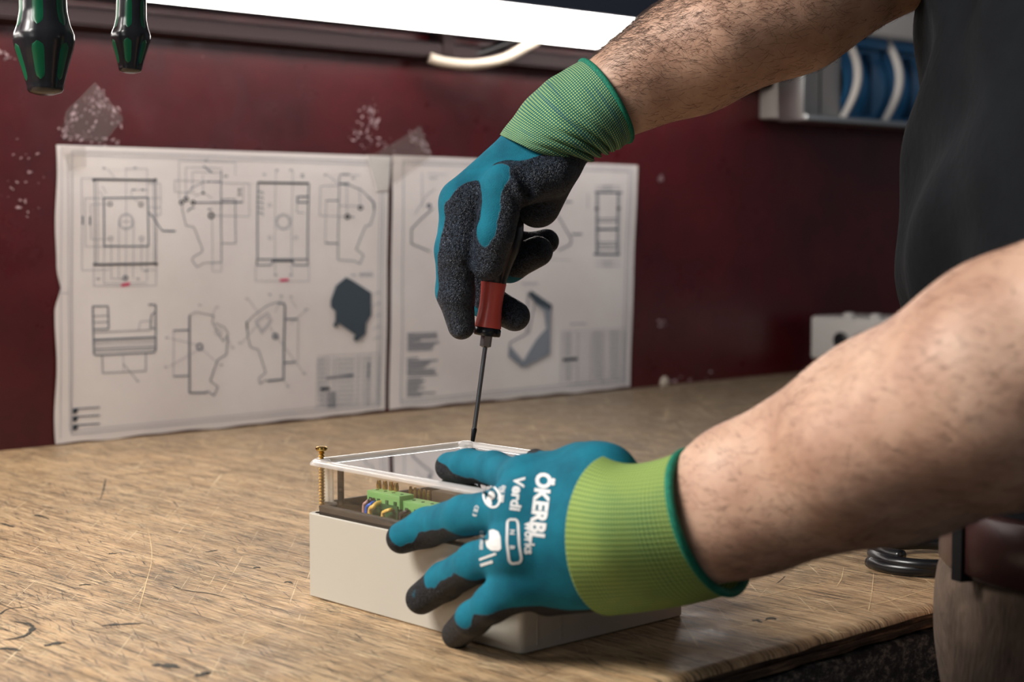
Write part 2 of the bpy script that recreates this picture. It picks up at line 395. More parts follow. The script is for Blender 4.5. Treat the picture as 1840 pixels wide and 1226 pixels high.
for x in (XL + .05, 1.5, XR - .12):
    for y in (YF + .02, YW - .1): box('leg', (x, y, 0), (x + .07, y + .07, Z0 - .0145), APRON, bench, .004)
# distinct scratches and stains in the varnish: hair-thin marks lying in the top
def mark_strip(bmv, bmf, pts, wid, z=.00022):
    C = catmull(pts, 6); T = np.gradient(C, axis=0)
    b = len(bmv); n = len(C)
    for i in range(n):
        t = T[i] / (np.linalg.norm(T[i]) + 1e-9); nn = np.array([-t[1], t[0], 0])
        wv = wid * (min(1, 4 * min(i, n - 1 - i) / n + .15)) * (0.35 + 1.1 * rng.random())
        bmv.append(C[i] + nn * wv + ZZ * z); bmv.append(C[i] - nn * wv + ZZ * z)
    for i in range(n - 1): bmf.append((b + 2 * i, b + 2 * i + 1, b + 2 * i + 3, b + 2 * i + 2))
SCL = simple('bare_wood_scratch', srgb(226, 198, 152), .6); SCD = simple('ingrained_dirt', srgb(58, 56, 48), .55)
lv, lf, dv, df = [], [], [], []
def Bp(l): return [on_z(x, y, 0) for x, y in l]
for pts, wd in (([(0, 920), (60, 948), (110, 968), (200, 990)], .0007), ([(0, 1052), (150, 1046), (260, 1041)], .0006), ([(280, 1035), (400, 1029), (545, 1016)], .0006),
                ([(265, 945), (273, 1000), (262, 1050), (248, 1100)], .0006), ([(160, 946), (210, 943), (255, 941)], .0006), ([(1516, 1020), (1512, 1040), (1503, 1055)], .0006),
                ([(1570, 1030), (1566, 1070), (1560, 1100)], .0005), ([(1290, 1092), (1400, 1065), (1500, 1045)], .0006), ([(1500, 1100), (1600, 1080), (1680, 1055)], .0006),
                ([(1390, 1070), (1440, 1085), (1495, 1105)], .0006), ([(1200, 735), (1195, 755)], .0006), ([(180, 1018), (205, 1040)], .0005)):
    mark_strip(lv, lf, Bp(pts), wd * .55)
for pts, wd in (([(184, 1125), (210, 1123), (256, 1121)], .0022), ([(80, 1162), (95, 1158), (117, 1155)], .0030), ([(0, 1105), (15, 1095), (55, 1091)], .0012),
                ([(0, 1152), (40, 1145), (58, 1132), (52, 1122), (20, 1118)], .0017), ([(272, 1197), (295, 1196), (322, 1201)], .0034), ([(368, 993), (380, 991), (392, 989)], .0013),
                ([(0, 1168), (12, 1166), (36, 1170)], .0034), ([(142, 1053), (150, 1051), (164, 1052)], .0016), ([(350, 1217), (370, 1211), (376, 1212)], .003),
                ([(308, 1052), (330, 1061), (380, 1068), (415, 1078)], .0006), ([(190, 857), (240, 852), (300, 847)], .0012), ([(455, 829), (475, 827), (490, 829)], .0014),
                ([(190, 860), (186, 880), (180, 900)], .0008), ([(60, 925), (80, 930), (88, 934)], .0016), ([(0, 940), (15, 945), (25, 948)], .0018), ([(195, 997), (202, 995), (210, 996)], .0012),
                ([(1375, 1115), (1385, 1111), (1395, 1114)], .0014), ([(1352, 1117), (1360, 1115), (1368, 1120)], .0018), ([(455, 1022), (462, 1020), (468, 1022)], .0012), ([(510, 1048), (518, 1046), (526, 1050)], .0012)):
    mark_strip(dv, df, Bp(pts), wd * .9)
for _ in range(260):
    q = on_z(random.uniform(-100, 1600), random.uniform(800, 1300), 0)
    if q[1] < YF + .03 or q[1] > YW - .02: continue
    an = math.radians(random.choice((108, 100, 115, 160, 20, 95)) + random.uniform(-9, 9)); L = random.uniform(.006, .05)
    d = np.array([math.cos(an), math.sin(an), 0]) * L
    tgt = (lv, lf) if random.random() < .4 else (dv, df)
    p2 = q + d
    if p2[1] < YF + .02 or p2[1] > YW - .01: continue
    mark_strip(*tgt, [q, q + d * .5 + np.array([random.uniform(-.002, .002), 0, 0]), p2], random.uniform(.0001, .00022))
tag(mesh_obj('scratches', lv, lf, SCL, bench), 'pale scratches across the worktop', kind='stuff')
tag(mesh_obj('dark_stains', dv, df, SCD, bench), 'dark stains and gouges in the worktop', kind='stuff')

# ------------------------------------------------------------------ luminaire, rail, cables, wall sockets
YL = YW - .10
lamp = thing('strip_lamp', (1.0, YW, 1.40), 'long bright white strip lamp fixed along the top of the maroon wall', 'lamp')
def prism_x(name, prof, x0, x1, mat, parent, bev=0):
    n = len(prof); vs = [(x0, y, z) for y, z in prof] + [(x1, y, z) for y, z in prof]
    fs = [(k, (k + 1) % n, (k + 1) % n + n, k + n) for k in range(n)] + [tuple(range(n))[::-1], tuple(range(n, 2 * n))]
    me = bpy.data.meshes.new(name); me.from_pydata(vs, [], fs)
    bm = bmesh.new(); bm.from_mesh(me); bmesh.ops.recalc_face_normals(bm, faces=bm.faces)
    if bev: bmesh.ops.bevel(bm, geom=bm.edges[:], offset=bev, segments=2, affect='EDGES')
    return bm_obj(name, bm, mat, parent, angle=40)
XE = 1.93
prism_x('diffuser', [(YL, 1.370), (YL, 1.4095), (YL + .03, 1.4095), (YL + .03, 1.370)], -.5, XE, DIFF, lamp, .0015)
prism_x('housing', [(YL - .004, 1.4095), (YL - .012, 1.462), (YW, 1.462), (YW, 1.375), (YL + .034, 1.375), (YL + .034, 1.4095)], -.55, XE + .04, HOUS, lamp, .001)
box('end_cap', (XE, YL + .0005, 1.371), (XE + .012, YL + .033, 1.409), WHITEPL, lamp, .002)
rail = prism_x('wall_rail', [(YW - .028, 1.345), (YW - .028, 1.362), (YW - .016, 1.366), (YW, 1.366), (YW, 1.341)], -.6, 2.05, RAILM, None, .002)
tag(rail, 'dark maroon rail on the wall just beneath the strip lamp', 'rail')
tag(tube('cable', [on(772, 104, 1, YW - .03), on(800, 112, 1, YW - .036), on(850, 116, 1, YW - .045), on(905, 106, 1, YW - .055), on(945, 84, 1, YW - .065), on(972, 66, 1, YW - .07), on(985, 44, 1, YW - .07)], .0068, CABLEW), 'ivory cable sagging below the strip lamp', 'cable')
tag(tube('cable', [on(776, 94, 1, YW - .012), on(810, 98, 1, YW - .018), on(860, 96, 1, YW - .024), on(900, 82, 1, YW - .034), on(935, 68, 1, YW - .045), on(955, 50, 1, YW - .05)], .0055, CABLEB), 'black cable running above the ivory one under the lamp', 'cable')
box_ = thing('cable_clip', on(783, 100, 1, YW), 'small dark clip holding the sagging cables to the wall', 'clip')
q = on(782, 98, 1, YW); box('clip_body', (q[0] - .012, YW - .030, q[2] - .004), (q[0] + .006, YW, q[2] + .05), RAILM, box_, .003)

YS = YW - .09
def PX(x, y, Y=YS): return on(x, y, 1, Y)
sock = thing('socket_box', (PX(1500, 100)[0], YW, PX(1500, 210)[2]), 'wall socket box with white ribs and two curved blue covers behind the raised forearm', 'socket box')
xa, xb = PX(1447, 150)[0], PX(1447, 150)[0] + .52
zb, zm, zt = PX(1500, 213)[2], PX(1590, 62)[2], PX(1590, 62)[2] + .09
box('back_box', (xa + .003, YS + .035, zb), (xb, YW, zm + .01), GREYPL, sock, .003)
box('cheek_plate', (xa + .004, YS + .020, zb + .004), (PX(1530, 150)[0], YS + .036, zm), GREYPL, sock, .002)
box('bottom_flange', (xa, YS - .004, zb - .006), (xb, YS + .05, zb + .003), STEELL, sock, .002)
box('side_flange', (xa - .002, YS + .002, zb), (xa + .004, YS + .05, zm + .01), STEELL, sock, .001)
box('top_panel', (xa, YS - .002, zm), (xb, YS + .02, zt), WHITEPL, sock, .002)
box('panel_lip', (xa, YS - .004, zm - .006), (xb, YS + .03, zm), GREYPL, sock, .001)
q = PX(1627, 19, YS - .002); lathe('screw', [(0, .005), (.002, .005), (.004, .003)], (q[0], YS - .002, q[2]), (0, -1, 0), STEEL, sock, 16)
box('cheek_seam', (PX(1492, 150)[0], YS + .0185, zb + .006), (PX(1492, 150)[0] + .0015, YS + .0205, zm - .004), BLACKPL, sock)
def rib(x0, wd, depth, name='rib'):
    n = 14; vs, fs = [], []
    for i in range(n + 1):
        t = i / n; z = zb + (zm - zb) * t; yy = YS + .012 - depth * math.sin(math.pi * t); dx = .006 * math.sin(math.pi * t)
        for (ax, ay) in ((0, 0), (wd, 0), (wd, .012), (0, .012)): vs.append((x0 + ax + dx, yy + ay, z))
    for i in range(n):
        for k in range(4): fs.append((4 * i + k, 4 * i + (k + 1) % 4, 4 * i + 4 + (k + 1) % 4, 4 * i + 4 + k))
    fs += [(0, 1, 2, 3), tuple(4 * n + k for k in range(4))]
    return mesh_obj(name, vs, fs, WHITEPL, sock, smooth=False)
def cover(x0, x1, depth):
    n = 16; vs, fs = [], []
    for i in range(n + 1):
        t = i / n; z = zb + .006 + (zm - zb - .03) * t; yy = YS + .028 - depth * math.sin(math.pi * min(1, t * 1.15) * .9)
        for (ax, ay) in ((x0, 0), (x1, 0), (x1, .006), (x0, .006)): vs.append((ax, yy + ay, z))
    for i in range(n):
        for k in range(4): fs.append((4 * i + k, 4 * i + (k + 1) % 4, 4 * i + 4 + (k + 1) % 4, 4 * i + 4 + k))
    fs += [(0, 1, 2, 3), tuple(4 * n + k for k in range(4))]
    c = mesh_obj('cover', vs, fs, BLUEPL, sock)
    xm = x0 * .45 + x1 * .55
    box('cover_seam', (xm, YS + .006, zb + .010), (xm + .0015, YS + .03, zm - .03), simple('dark_blue_seam', srgb(20, 60, 92), .5), c)
    box('hinge_bar', (x0, YS + .008, zm - .022), (x1, YS + .03, zm - .001), BLUEPL, c, .002)
x1_, x2_, x3_ = PX(1528, 150)[0], PX(1603, 150)[0], PX(1603, 150)[0] + (PX(1603, 150)[0] - PX(1528, 150)[0])
rib(x1_, .005, .026); rib(x2_, .006, .026); rib(x3_, .006, .026)
cover(x1_ + .005, x2_, .018); cover(x2_ + .007, x3_, .018)

# grey junction box on the bench near the far corner
P = on(1455, 645, 1, YW - .045)
gx, gz0 = P[0], P[2]; gz1 = on(1455, 568, 1, YW - .045)[2]
gb = thing('junction_box', (gx + .06, YW - .2, Z0), 'small grey metal box with a round black socket on the far bench end', 'box')
box('case', (gx, YW - .46, gz0), (gx + .12, YW - .045, gz1), GREYPL, gb, .005, 3)
box('base_block', (gx + .008, YW - .45, Z0), (gx + .11, YW - .052, gz0), BLACKPL, gb, .003)
for yy in (YW - .075, YW - .11): box('foot', (gx + .002, yy, Z0), (gx + .010, yy + .014, gz0), STEEL, gb, .001)
q = on(1512, 612, 0, gx)
lathe('socket_ring', [(0, .013), (.004, .013), (.005, .010), (.002, .008)], (gx, q[1], q[2]), (-1, 0, 0), BLACKPL, gb, 24)
q2 = on(1512, 566, 0, gx); 
for dy in (0, -.05): lathe('knob', [(0, .009), (.005, .009), (.007, .006)], (gx + .02, q2[1] + dy, gz1), (0, 0, 1), GREYPL, gb, 16)
tag(tube('cord', [on(1530, 622, 0, gx - .012), on(1545, 614, 0, gx - .03), on(1575, 600, 0, gx - .04), on(1620, 585, 0, gx - .05), on(1700, 560, 0, gx - .03), on(1760, 600, 0, gx - .02)], .0030, CABLEB), 'thin dark cord plugged into the grey metal box', 'cord')
# black cable coil on the bench
cx = on_z(1670, 1010, .006)
pts = []
for i in range(40):
    th = i / 39 * 2 * math.pi * 2.1 + 2.6; rr = .040 + .0035 * math.sin(th * .7)
    pts.append((cx[0] + .02 + rr * 1.15 * math.cos(th), cx[1] + .01 + rr * math.sin(th), Z0 + .0042 + .0078 * i / 39))
tag(tube('cable_coil', pts, .0042, CABLEB, sub=3), 'black cable coiled on the bench beside the trousers', 'cable')

# ------------------------------------------------------------------ drawings on the wall
def wave(x, z): return .0012 + .0009 * (1 + math.sin(x * 23 + z * 9)) + .0005 * (1 + math.sin(z * 41 + x * 13))
def sheet(name, quad, notch=None, NXs=60, NZs=44):
    P = [on(x, y, 1, YW) for x, y in quad]     # tl tr br bl
    vs, fs = [], []
    for j in range(NZs + 1):
        for i in range(NXs + 1):
            u, v = i / NXs, j / NZs
            p = (P[0] * (1 - u) + P[1] * u) * (1 - v) + (P[3] * (1 - u) + P[2] * u) * v
            x, z = p[0], p[2]
            if i == 0 and notch: x += notch * max(0, 1 - abs(v - .48) / .06) + .0012 * math.sin(v * 19)
            if j == NZs: z += .0012 * math.sin(u * 31) * math.sin(u * 11)
            vs.append((x, YW - wave(x, z), z))
    for j in range(NZs):
        for i in range(NXs):
            a = j * (NXs + 1) + i; fs.append((a, a + NXs + 1, a + NXs + 2, a + 1))
    n = len(vs); vs += [(x, y + .00025, z) for x, y, z in vs]; fs += [tuple(n + k for k in f[::-1]) for f in fs]
    o = mesh_obj(name, vs, fs, PAPER, None, True)
    return o
class Draw:
    def __init__(s): s.g = {}
    def buf(s, m): return s.g.setdefault(m, ([], []))
    def put(s, p):
        q = on(p[0], p[1], 1, YW); return (q[0], YW - wave(q[0], q[2]) - .0005, q[2])
    def line(s, x0, y0, x1, y1, wd=1.2, m='ink'):
        V, Fc = s.buf(m); L = math.hypot(x1 - x0, y1 - y0)
        if L < .01: return
        n = max(1, int(L / 14)); nx, ny = -(y1 - y0) / L * wd / 2, (x1 - x0) / L * wd / 2
        b = len(V)
        for i in range(n + 1):
            t = i / n; x, y = x0 + (x1 - x0) * t, y0 + (y1 - y0) * t
            V.append(s.put((x + nx, y + ny))); V.append(s.put((x - nx, y - ny)))
        for i in range(n): Fc.append((b + 2 * i, b + 2 * i + 1, b + 2 * i + 3, b + 2 * i + 2))
    def poly(s, pts, wd=1.2, m='ink', closed=False):
        if closed: pts = pts + [pts[0]]
        for a, b in zip(pts, pts[1:]): s.line(*a, *b, wd, m)
    def rect(s, x0, y0, x1, y1, wd=1.2, m='ink', sk=0): s.poly([(x0, y0), (x1, y0 + sk), (x1, y1 + sk), (x0, y1)], wd, m, True)
    def circ(s, x, y, r, wd=1.2, m='ink', a0=0, a1=360, n=20, ry=None):
        ry = ry or r * 1.08
        s.poly([(x + r * math.cos(math.radians(a0 + (a1 - a0) * i / n)), y + ry * math.sin(math.radians(a0 + (a1 - a0) * i / n))) for i in range(n + 1)], wd, m)
    def fill(s, pts, m):
        V, Fc = s.buf(m); b = len(V)
        for p in pts:
            q = s.put(p); V.append((q[0], q[1] - .0002 * (1 + list(s.g).index(m)), q[2]))
        Fc.append(tuple(range(b, b + len(pts))))
    def text(s, x, y, w, m='ink', h=3.2):      # a dimension figure, too small to read: short strokes
        n = max(2, int(w / 3))
        for i in range(n):
            xx = x + i * 3
            s.line(xx, y - h / 2, xx + random.uniform(-.5, 1.5), y + h / 2, 1.1, m)
            s.line(xx, y + random.uniform(-1, 1), xx + 2, y + random.uniform(-1, 1), 1.0, m)
    def build(s, parent):
        mats = dict(ink=INK, light=INKL, dark=INKD, pink=INKP, grey=INKG, mid=INKM)
        names = dict(ink='printed_drawing', light='printed_thin_lines', dark='printed_dark_lines', pink='pink_marking', grey='printed_grey_view', mid='printed_shaded_view')
        for m, (V, Fc) in s.g.items():
            o = mesh_obj(names[m], V, Fc, mats[m], parent); o['kind'] = 'stuff'
C5 = lambda x, y: (80 + x / 2.114, 240 + y / 2.114)     # measured crop -> photo
sh1 = sheet('technical_drawing', [(100, 260), (695, 281), (690, 737), (97, 798)], notch=.006)
tag(sh1, 'left engineering drawing sheet with eight views and a dark shaded part', 'drawing')
d = Draw()
for k, wd in ((0, 1.2), (6, .9)): d.poly([(124 - k * .6 + (0 if k else 4), 272 + k), (686 - k, 291 + k), (681 - k, 728 - k), (124 - k * .5 + 2, 781 - k)], wd, 'light', True)
d.line(109, 265, 106, 788, .8, 'light'); d.line(106, 527, 122, 527, 1, 'light')
def C(l): return [C5(*q) for q in l]
# view 1
d.poly(C([(183, 174), (415, 178)]), 3.4, 'dark'); d.poly(C([(187, 498), (418, 494)]), 3.4, 'dark')
for x in (183, 415): d.circ(*C5(x, 176), 1.6, 3, 'dark', n=6)
for x in (187, 418): d.circ(*C5(x, 496), 1.6, 3, 'dark', n=6)
for x in (185, 196, 408, 416): d.poly(C([(x, 176), (x + 2, 496)]), 1.1, 'light' if x in (196, 408) else 'ink')
d.poly(C([(220, 245), (386, 243), (388, 428), (222, 428)]), 2.0, 'ink', True)
for r in (28, 24): d.circ(*C5(304, 335), r / 2.114, .9, 'light')
d.poly(C([(304, 130), (304, 560)]), .8, 'light'); d.poly(C([(276, 335), (332, 335)]), .8, 'light')
for x, y in ((244, 268), (360, 270), (246, 399), (362, 399)): d.circ(*C5(x, y), 3.6, 1.5 if y < 300 else 1, 'dark' if y < 300 else 'ink', n=10)
for l in ([(304, 134), (384, 134), (384, 240)], [(136, 170), (183, 170)], [(136, 170), (139, 520), (245, 518)], [(148, 246), (220, 246)], [(148, 246), (152, 430), (222, 430)], [(170, 270), (240, 270)], [(170, 270), (172, 402), (240, 402)],
          [(184, 498), (184, 580), (418, 578), (418, 494)], [(222, 430), (222, 570), (384, 568)], [(248, 410), (250, 552), (300, 552)], [(362, 404), (362, 520), (418, 518)], [(276, 340), (278, 550)], [(332, 340), (332, 550)], [(384, 430), (384, 560)],
          [(325, 212), (325, 240)], [(325, 214), (388, 214)], [(386, 190), (434, 190), (434, 310), (386, 312)], [(386, 280), (434, 282)], [(386, 246), (434, 246)], [(234, 134), (264, 172)], [(205, 220), (222, 244)], [(215, 200), (230, 228)]):
    d.poly(C(l), .9, 'light')
d.poly(C([(330, 245), (352, 262)]), .9, 'light'); d.poly(C([(384, 295), (395, 305), (440, 370)]), 1.8, 'ink'); d.poly(C([(440, 370), (490, 371)]), 2.4, 'ink')
for x, y, w_ in ((218, 132, 8), (334, 131, 8), (330, 213, 8), (362, 214, 6), (197, 552, 3), (290, 552, 10), (346, 552, 5), (376, 522, 3)): d.text(*C5(x, y), w_)
for x, y in ((140, 330), (168, 332)): d.line(*C5(x, y - 16), *C5(x, y + 16), 2.4, 'ink')
d.circ(*C5(304, 548), 3.5, 2, 'ink'); d.poly(C([(288, 578), (320, 570)]), 5, 'pink')
# view 2
d.poly(C([(520, 250), (552, 208), (600, 184), (662, 182)]), 1.2, 'light'); d.poly(C([(612, 183), (664, 184)]), 2, 'ink')
d.poly(C([(517, 265), (516, 290), (530, 350), (560, 356), (592, 440), (588, 452), (556, 470), (552, 482), (572, 508), (596, 492), (662, 490)]), 1.2, 'ink')
d.poly(C([(666, 140), (664, 490)]), 1.4, 'ink'); d.poly(C([(664, 250), (720, 250), (720, 418), (664, 418)]), 1.2, 'ink')
for l in ([(504, 104), (720, 110), (720, 160)], [(504, 104), (505, 250)], [(530, 128), (530, 240)], [(530, 128), (668, 132)], [(556, 146), (668, 150)], [(556, 146), (556, 220)], [(596, 158), (596, 220)], [(488, 178), (488, 222), (568, 226)], [(488, 178), (668, 186)],
          [(664, 188), (774, 190), (774, 316), (632, 312)], [(664, 258), (750, 260), (750, 200)], [(630, 320), (630, 524), (664, 524), (664, 490)], [(560, 240), (596, 225), (632, 246)]): d.poly(C(l), .9, 'light')
d.poly(C([(560, 262), (750, 262)]), 1.6, 'ink'); d.circ(*C5(627, 312), 4.5, 3, 'dark', n=10)
for x, y in ((514, 262), (532, 250), (558, 262)): d.circ(*C5(x, y), 3.4, 2.4, 'dark', n=8)
d.poly(C([(536, 298), (548, 284), (564, 282)]), 1.8, 'ink'); d.circ(*C5(597, 226), 1.6, 2, 'dark', n=6)
d.text(*C5(604, 104), 8); d.text(*C5(680, 162), 8, h=5); d.text(*C5(732, 215), 7, 'dark', 6); d.text(*C5(732, 232), 7, 'dark', 5); d.poly(C([(598, 124), (632, 150)]), 1.8, 'ink'); d.text(*C5(614, 288), 9)
# view 3
d.poly(C([(806, 186), (998, 190)]), 3.4, 'dark'); d.poly(C([(806, 186), (803, 482)]), 2, 'ink'); d.poly(C([(998, 190), (996, 482)]), 2, 'ink')
d.poly(C([(803, 478), (996, 478)]), 2, 'ink'); d.poly(C([(858, 484), (942, 484)]), 2.8, 'dark')
d.poly(C([(800, 500), (854, 500), (862, 486)]), 1.8, 'ink'); d.poly(C([(996, 500), (944, 500), (936, 486)]), 1.8, 'ink'); d.poly(C([(800, 480), (800, 500)]), 1.8, 'dark'); d.poly(C([(997, 480), (997, 500)]), 1.8, 'dark')
for x in (870, 934): d.poly(C([(x + 4, 140), (x, 540)]), .9, 'light')
d.circ(*C5(904, 336), 13, 1.1, 'light'); d.circ(*C5(904, 336), 10.5, .9, 'light')
for x, y in ((852, 272), (852, 396), (952, 396)): d.circ(*C5(x, y), 3, .9, 'light', n=8)
for y in (220, 240, 260, 280, 300): d.poly(C([(806, y), (826, y + 4), (826, y + 12)]), 1.4, 'ink')
d.poly(C([(996, 240), (956, 240), (956, 262), (996, 262)]), 2.2, 'ink'); d.poly(C([(996, 262), (956, 262), (954, 300), (984, 302)]), 1.1, 'light')
d.poly(C([(796, 500), (794, 560), (1000, 562), (1000, 500)]), .9, 'light')
for x, y, w_ in ((826, 156, 6), (874, 140, 5), (926, 140, 5), (970, 156, 6), (970, 166, 6), (868, 538, 5), (926, 538, 5)): d.text(*C5(x, y), w_)
d.poly(C([(888, 558), (922, 556)]), 5, 'pink')
# view 4
d.poly(C([(1112, 160), (1110, 480), (1170, 484), (1192, 496), (1206, 462), (1178, 440), (1212, 352), (1230, 348), (1244, 300), (1246, 270), (1220, 240), (1196, 216), (1150, 196), (1112, 192)]), 1.2, 'ink')
d.poly(C([(1112, 192), (1148, 190)]), 2.2, 'ink'); d.poly(C([(1220, 240), (1242, 262), (1244, 290)]), 2.2, 'ink')
for l in ([(1042, 200), (1112, 198)], [(1042, 200), (1040, 312), (1140, 316)], [(1064, 255), (1110, 256)], [(1064, 255), (1062, 416)], [(1140, 190), (1142, 310)], [(1188, 200), (1190, 270)], [(1112, 275), (1190, 276)], [(1112, 156), (1190, 160)], [(1070, 160), (1108, 190)]): d.poly(C(l), .9, 'light')
d.poly(C([(1062, 255), (1110, 255)]), 1.6, 'ink'); d.poly(C([(1062, 416), (1110, 418)]), 1.8, 'ink')
d.circ(*C5(1144, 316), 3.6, 3, 'dark', n=8); d.circ(*C5(1192, 282), 3.4, 2.6, 'dark', n=8); d.text(*C5(1158, 318), 4); d.text(*C5(1056, 158), 7); d.text(*C5(1120, 155), 16); d.text(*C5(1160, 170), 6)
d.text(*C5(1160, 538), 9, 'light'); d.text(*C5(1192, 536), 24, 'light', 7)
# view 5
d.poly(C([(180, 656), (182, 838), (190, 842), (412, 832), (418, 820), (418, 650), (390, 650)]), 2.2, 'ink'); d.poly(C([(180, 656), (238, 656), (240, 742), (182, 744)]), 2.0, 'ink')
for y in (694, 718): d.poly(C([(180, y), (238, y - 2)]), 1.2, 'ink')
d.poly(C([(182, 756), (400, 746)]), 1.2, 'ink'); d.poly(C([(182, 784), (416, 774)]), 3.0, 'ink')
for y in (798, 812, 820, 828): d.poly(C([(182, y), (416, y - 9)]), 1.1, 'ink' if y != 812 else 'light')
d.poly(C([(418, 676), (402, 690), (398, 740), (416, 740)]), 1.8, 'ink'); d.poly(C([(398, 712), (360, 714), (354, 746)]), 1.1, 'light')
d.poly(C([(214, 842), (216, 910), (380, 902), (380, 836)]), 1.3, 'ink'); d.poly(C([(294, 840), (296, 906)]), .9, 'light'); d.poly(C([(294, 875), (345, 935)]), 1, 'ink'); d.text(*C5(344, 940), 4)
# view 6
d.poly(C([(545, 690), (545, 985), (600, 984), (614, 978), (636, 996), (652, 962), (622, 940), (650, 860), (684, 840), (690, 770)]), 1.6, 'ink'); d.poly(C([(545, 690), (570, 678), (636, 692), (630, 716), (672, 790), (692, 760), (676, 735), (640, 720)]), 1.2, 'ink'); d.poly(C([(545, 690), (544, 985), (610, 984)]), 2.6, 'ink')
d.poly(C([(484, 748), (545, 746)]), 2.0, 'ink'); d.poly(C([(484, 922), (545, 920)]), 2.0, 'ink'); d.poly(C([(486, 748), (484, 922)]), .9, 'light'); d.circ(*C5(583, 810), 5.4, 2.6, 'ink', n=6); d.circ(*C5(654, 754), 6, 1, 'light', n=10)
for l in ([(474, 778), (578, 804)], [(470, 884), (578, 822)], [(590, 816), (654, 876)], [(640, 664), (634, 690)], [(690, 780), (702, 806)]): d.poly(C(l), .9, 'light')
for x, y in ((456, 776), (452, 887), (660, 879), (644, 660), (704, 813), (580, 652)): d.text(*C5(x, y), 7, h=2.4)
# view 7
d.poly(C([(905, 646), (908, 660), (902, 932), (826, 938), (812, 952), (806, 930), (834, 908), (806, 820), (776, 812), (766, 770), (762, 720), (790, 690), (840, 654), (880, 640)]), 1.2, 'ink'); d.poly(C([(880, 644), (905, 646), (908, 660), (902, 934), (840, 940)]), 2.6, 'ink'); d.poly(C([(762, 715), (764, 745)]), 2.6, 'dark')
d.poly(C([(905, 706), (956, 704)]), 2.2, 'ink'); d.poly(C([(904, 870), (950, 868)]), 2.2, 'ink'); d.poly(C([(960, 706), (958, 868)]), .9, 'light'); d.circ(*C5(872, 770), 4.6, 3, 'ink', n=6)
d.poly(C([(794, 712), (842, 680), (858, 712), (820, 760)]), 1.2, 'light', True); d.poly(C([(802, 716), (838, 692), (850, 714), (820, 748)]), .9, 'light', True)
for l in ([(770, 632), (812, 690)], [(744, 794), (800, 730)], [(850, 735), (978, 906)], [(930, 720), (990, 672)], [(896, 620), (870, 680)], [(930, 630), (950, 660)], [(902, 936), (916, 956)]): d.poly(C(l), .9, 'light')
for x, y in ((758, 628), (732, 796), (978, 912), (986, 668), (890, 617), (926, 621), (845, 612), (914, 960)): d.text(*C5(x, y), 7, h=2.4)
# shaded part
d.fill(C([(1138, 546), (1162, 558), (1232, 604), (1232, 690), (1214, 720), (1212, 762), (1176, 792), (1166, 778), (1174, 766), (1112, 722), (1100, 740), (1090, 728), (1098, 712), (1098, 676), (1080, 658), (1080, 634), (1100, 578)]), 'mid')
d.fill(C([(1140, 562), (1216, 606), (1214, 690), (1196, 700), (1140, 650)]), 'dark'); d.circ(*C5(1178, 640), 2.4, 4, 'light', n=8); d.poly(C([(1112, 700), (1190, 752)]), 1.2, 'grey'); d.poly(C([(1130, 570), (1206, 614)]), 1.5, 'grey')
for y in (604, 646, 690, 734, 775): d.poly(C([(1240, y + 10), (1254, y)]), .8, 'light'); d.text(*C5(1258, y), 5, 'light')
# title block
for i in range(12):
    y = 846 + i * 17; d.poly(C([(1034, y), (1268, y - 12)]), .8, 'light')
for x in (1034, 1074, 1100, 1190, 1230, 1268): d.poly(C([(x, 852 - (x - 1034) * .05), (x - 6, 1046 - (x - 1034) * .06)]), .8, 'light')
d.poly(C([(1066, 930), (1170, 918)]), 3.4, 'ink'); d.poly(C([(1044, 972), (1080, 968)]), 5, 'dark'); d.poly(C([(1228, 870), (1226, 930)]), 3, 'ink')
for yy in range(858, 1040, 17):
    d.text(*C5(1110, yy), 30, 'light'); d.text(*C5(1040, yy), 12, 'light'); d.text(*C5(1205, yy - 4), 16, 'light')
for yy in range(985, 1042, 6): d.poly(C([(1070, yy), (1104, yy - 2)]), 1.2, 'ink')
for y in (1046, 1076, 1108):
    d.poly(C([(102, y), (206, y - 6)]), 2.2, 'ink'); d.poly(C([(102, y + 6), (122, y + 5)]), 4.5, 'dark'); d.poly(C([(102, y + 14), (118, y + 13)]), 4, 'dark')
d.build(sh1)

sh2 = sheet('technical_drawing', [(703, 279), (1143, 297), (1130, 695), (697, 736)])
tag(sh2, 'right engineering drawing sheet, partly hidden by the raised gloved hand', 'drawing')
C6 = lambda x, y: (900 + x / 2.919, 280 + y / 2.919)
d = Draw()
for k in (0, 6): d.poly([(722, 288 + k), (1134 - k, 303 + k), (1122 - k, 687 - k), (718, 726 - k)], 1.1, 'light', True)
for x0, x1 in ((496, 506), (606, 616)): 
    d.poly([C6(x0, 190), C6(x0, 520)], 2, 'ink'); d.poly([C6(x1, 190), C6(x1, 520)], 1.2, 'light')
d.poly([C6(486, 192), C6(628, 194)], 3, 'ink'); d.poly([C6(480, 516), C6(620, 518)], 3, 'ink'); d.poly([C6(496, 386), C6(612, 386)], 3, 'ink')
for y in (330, 345, 455, 470, 488): d.poly([C6(496, y), C6(612, y)], 1.2, 'ink')
for y in (160, 176, 556, 578): d.poly([C6(490, y), C6(620, y)], .9, 'light'); d.text(*C6(530, y), 18, 'light')
d.poly([C6(450, 200), C6(450, 280)], 1, 'light'); d.circ(*C6(496, 278), 2, 3, 'dark', n=6); d.circ(*C6(610, 278), 2, 3, 'dark', n=6)
d.poly([(1000, 388), (1024, 430), (1022, 440), (1000, 450)], 2, 'ink'); d.poly([(1024, 421), (1044, 421)], 2.4, 'ink'); d.poly([(1012, 363), (1026, 363)], 2.4, 'ink'); d.poly([(980, 466), (1022, 468)], .8, 'light')
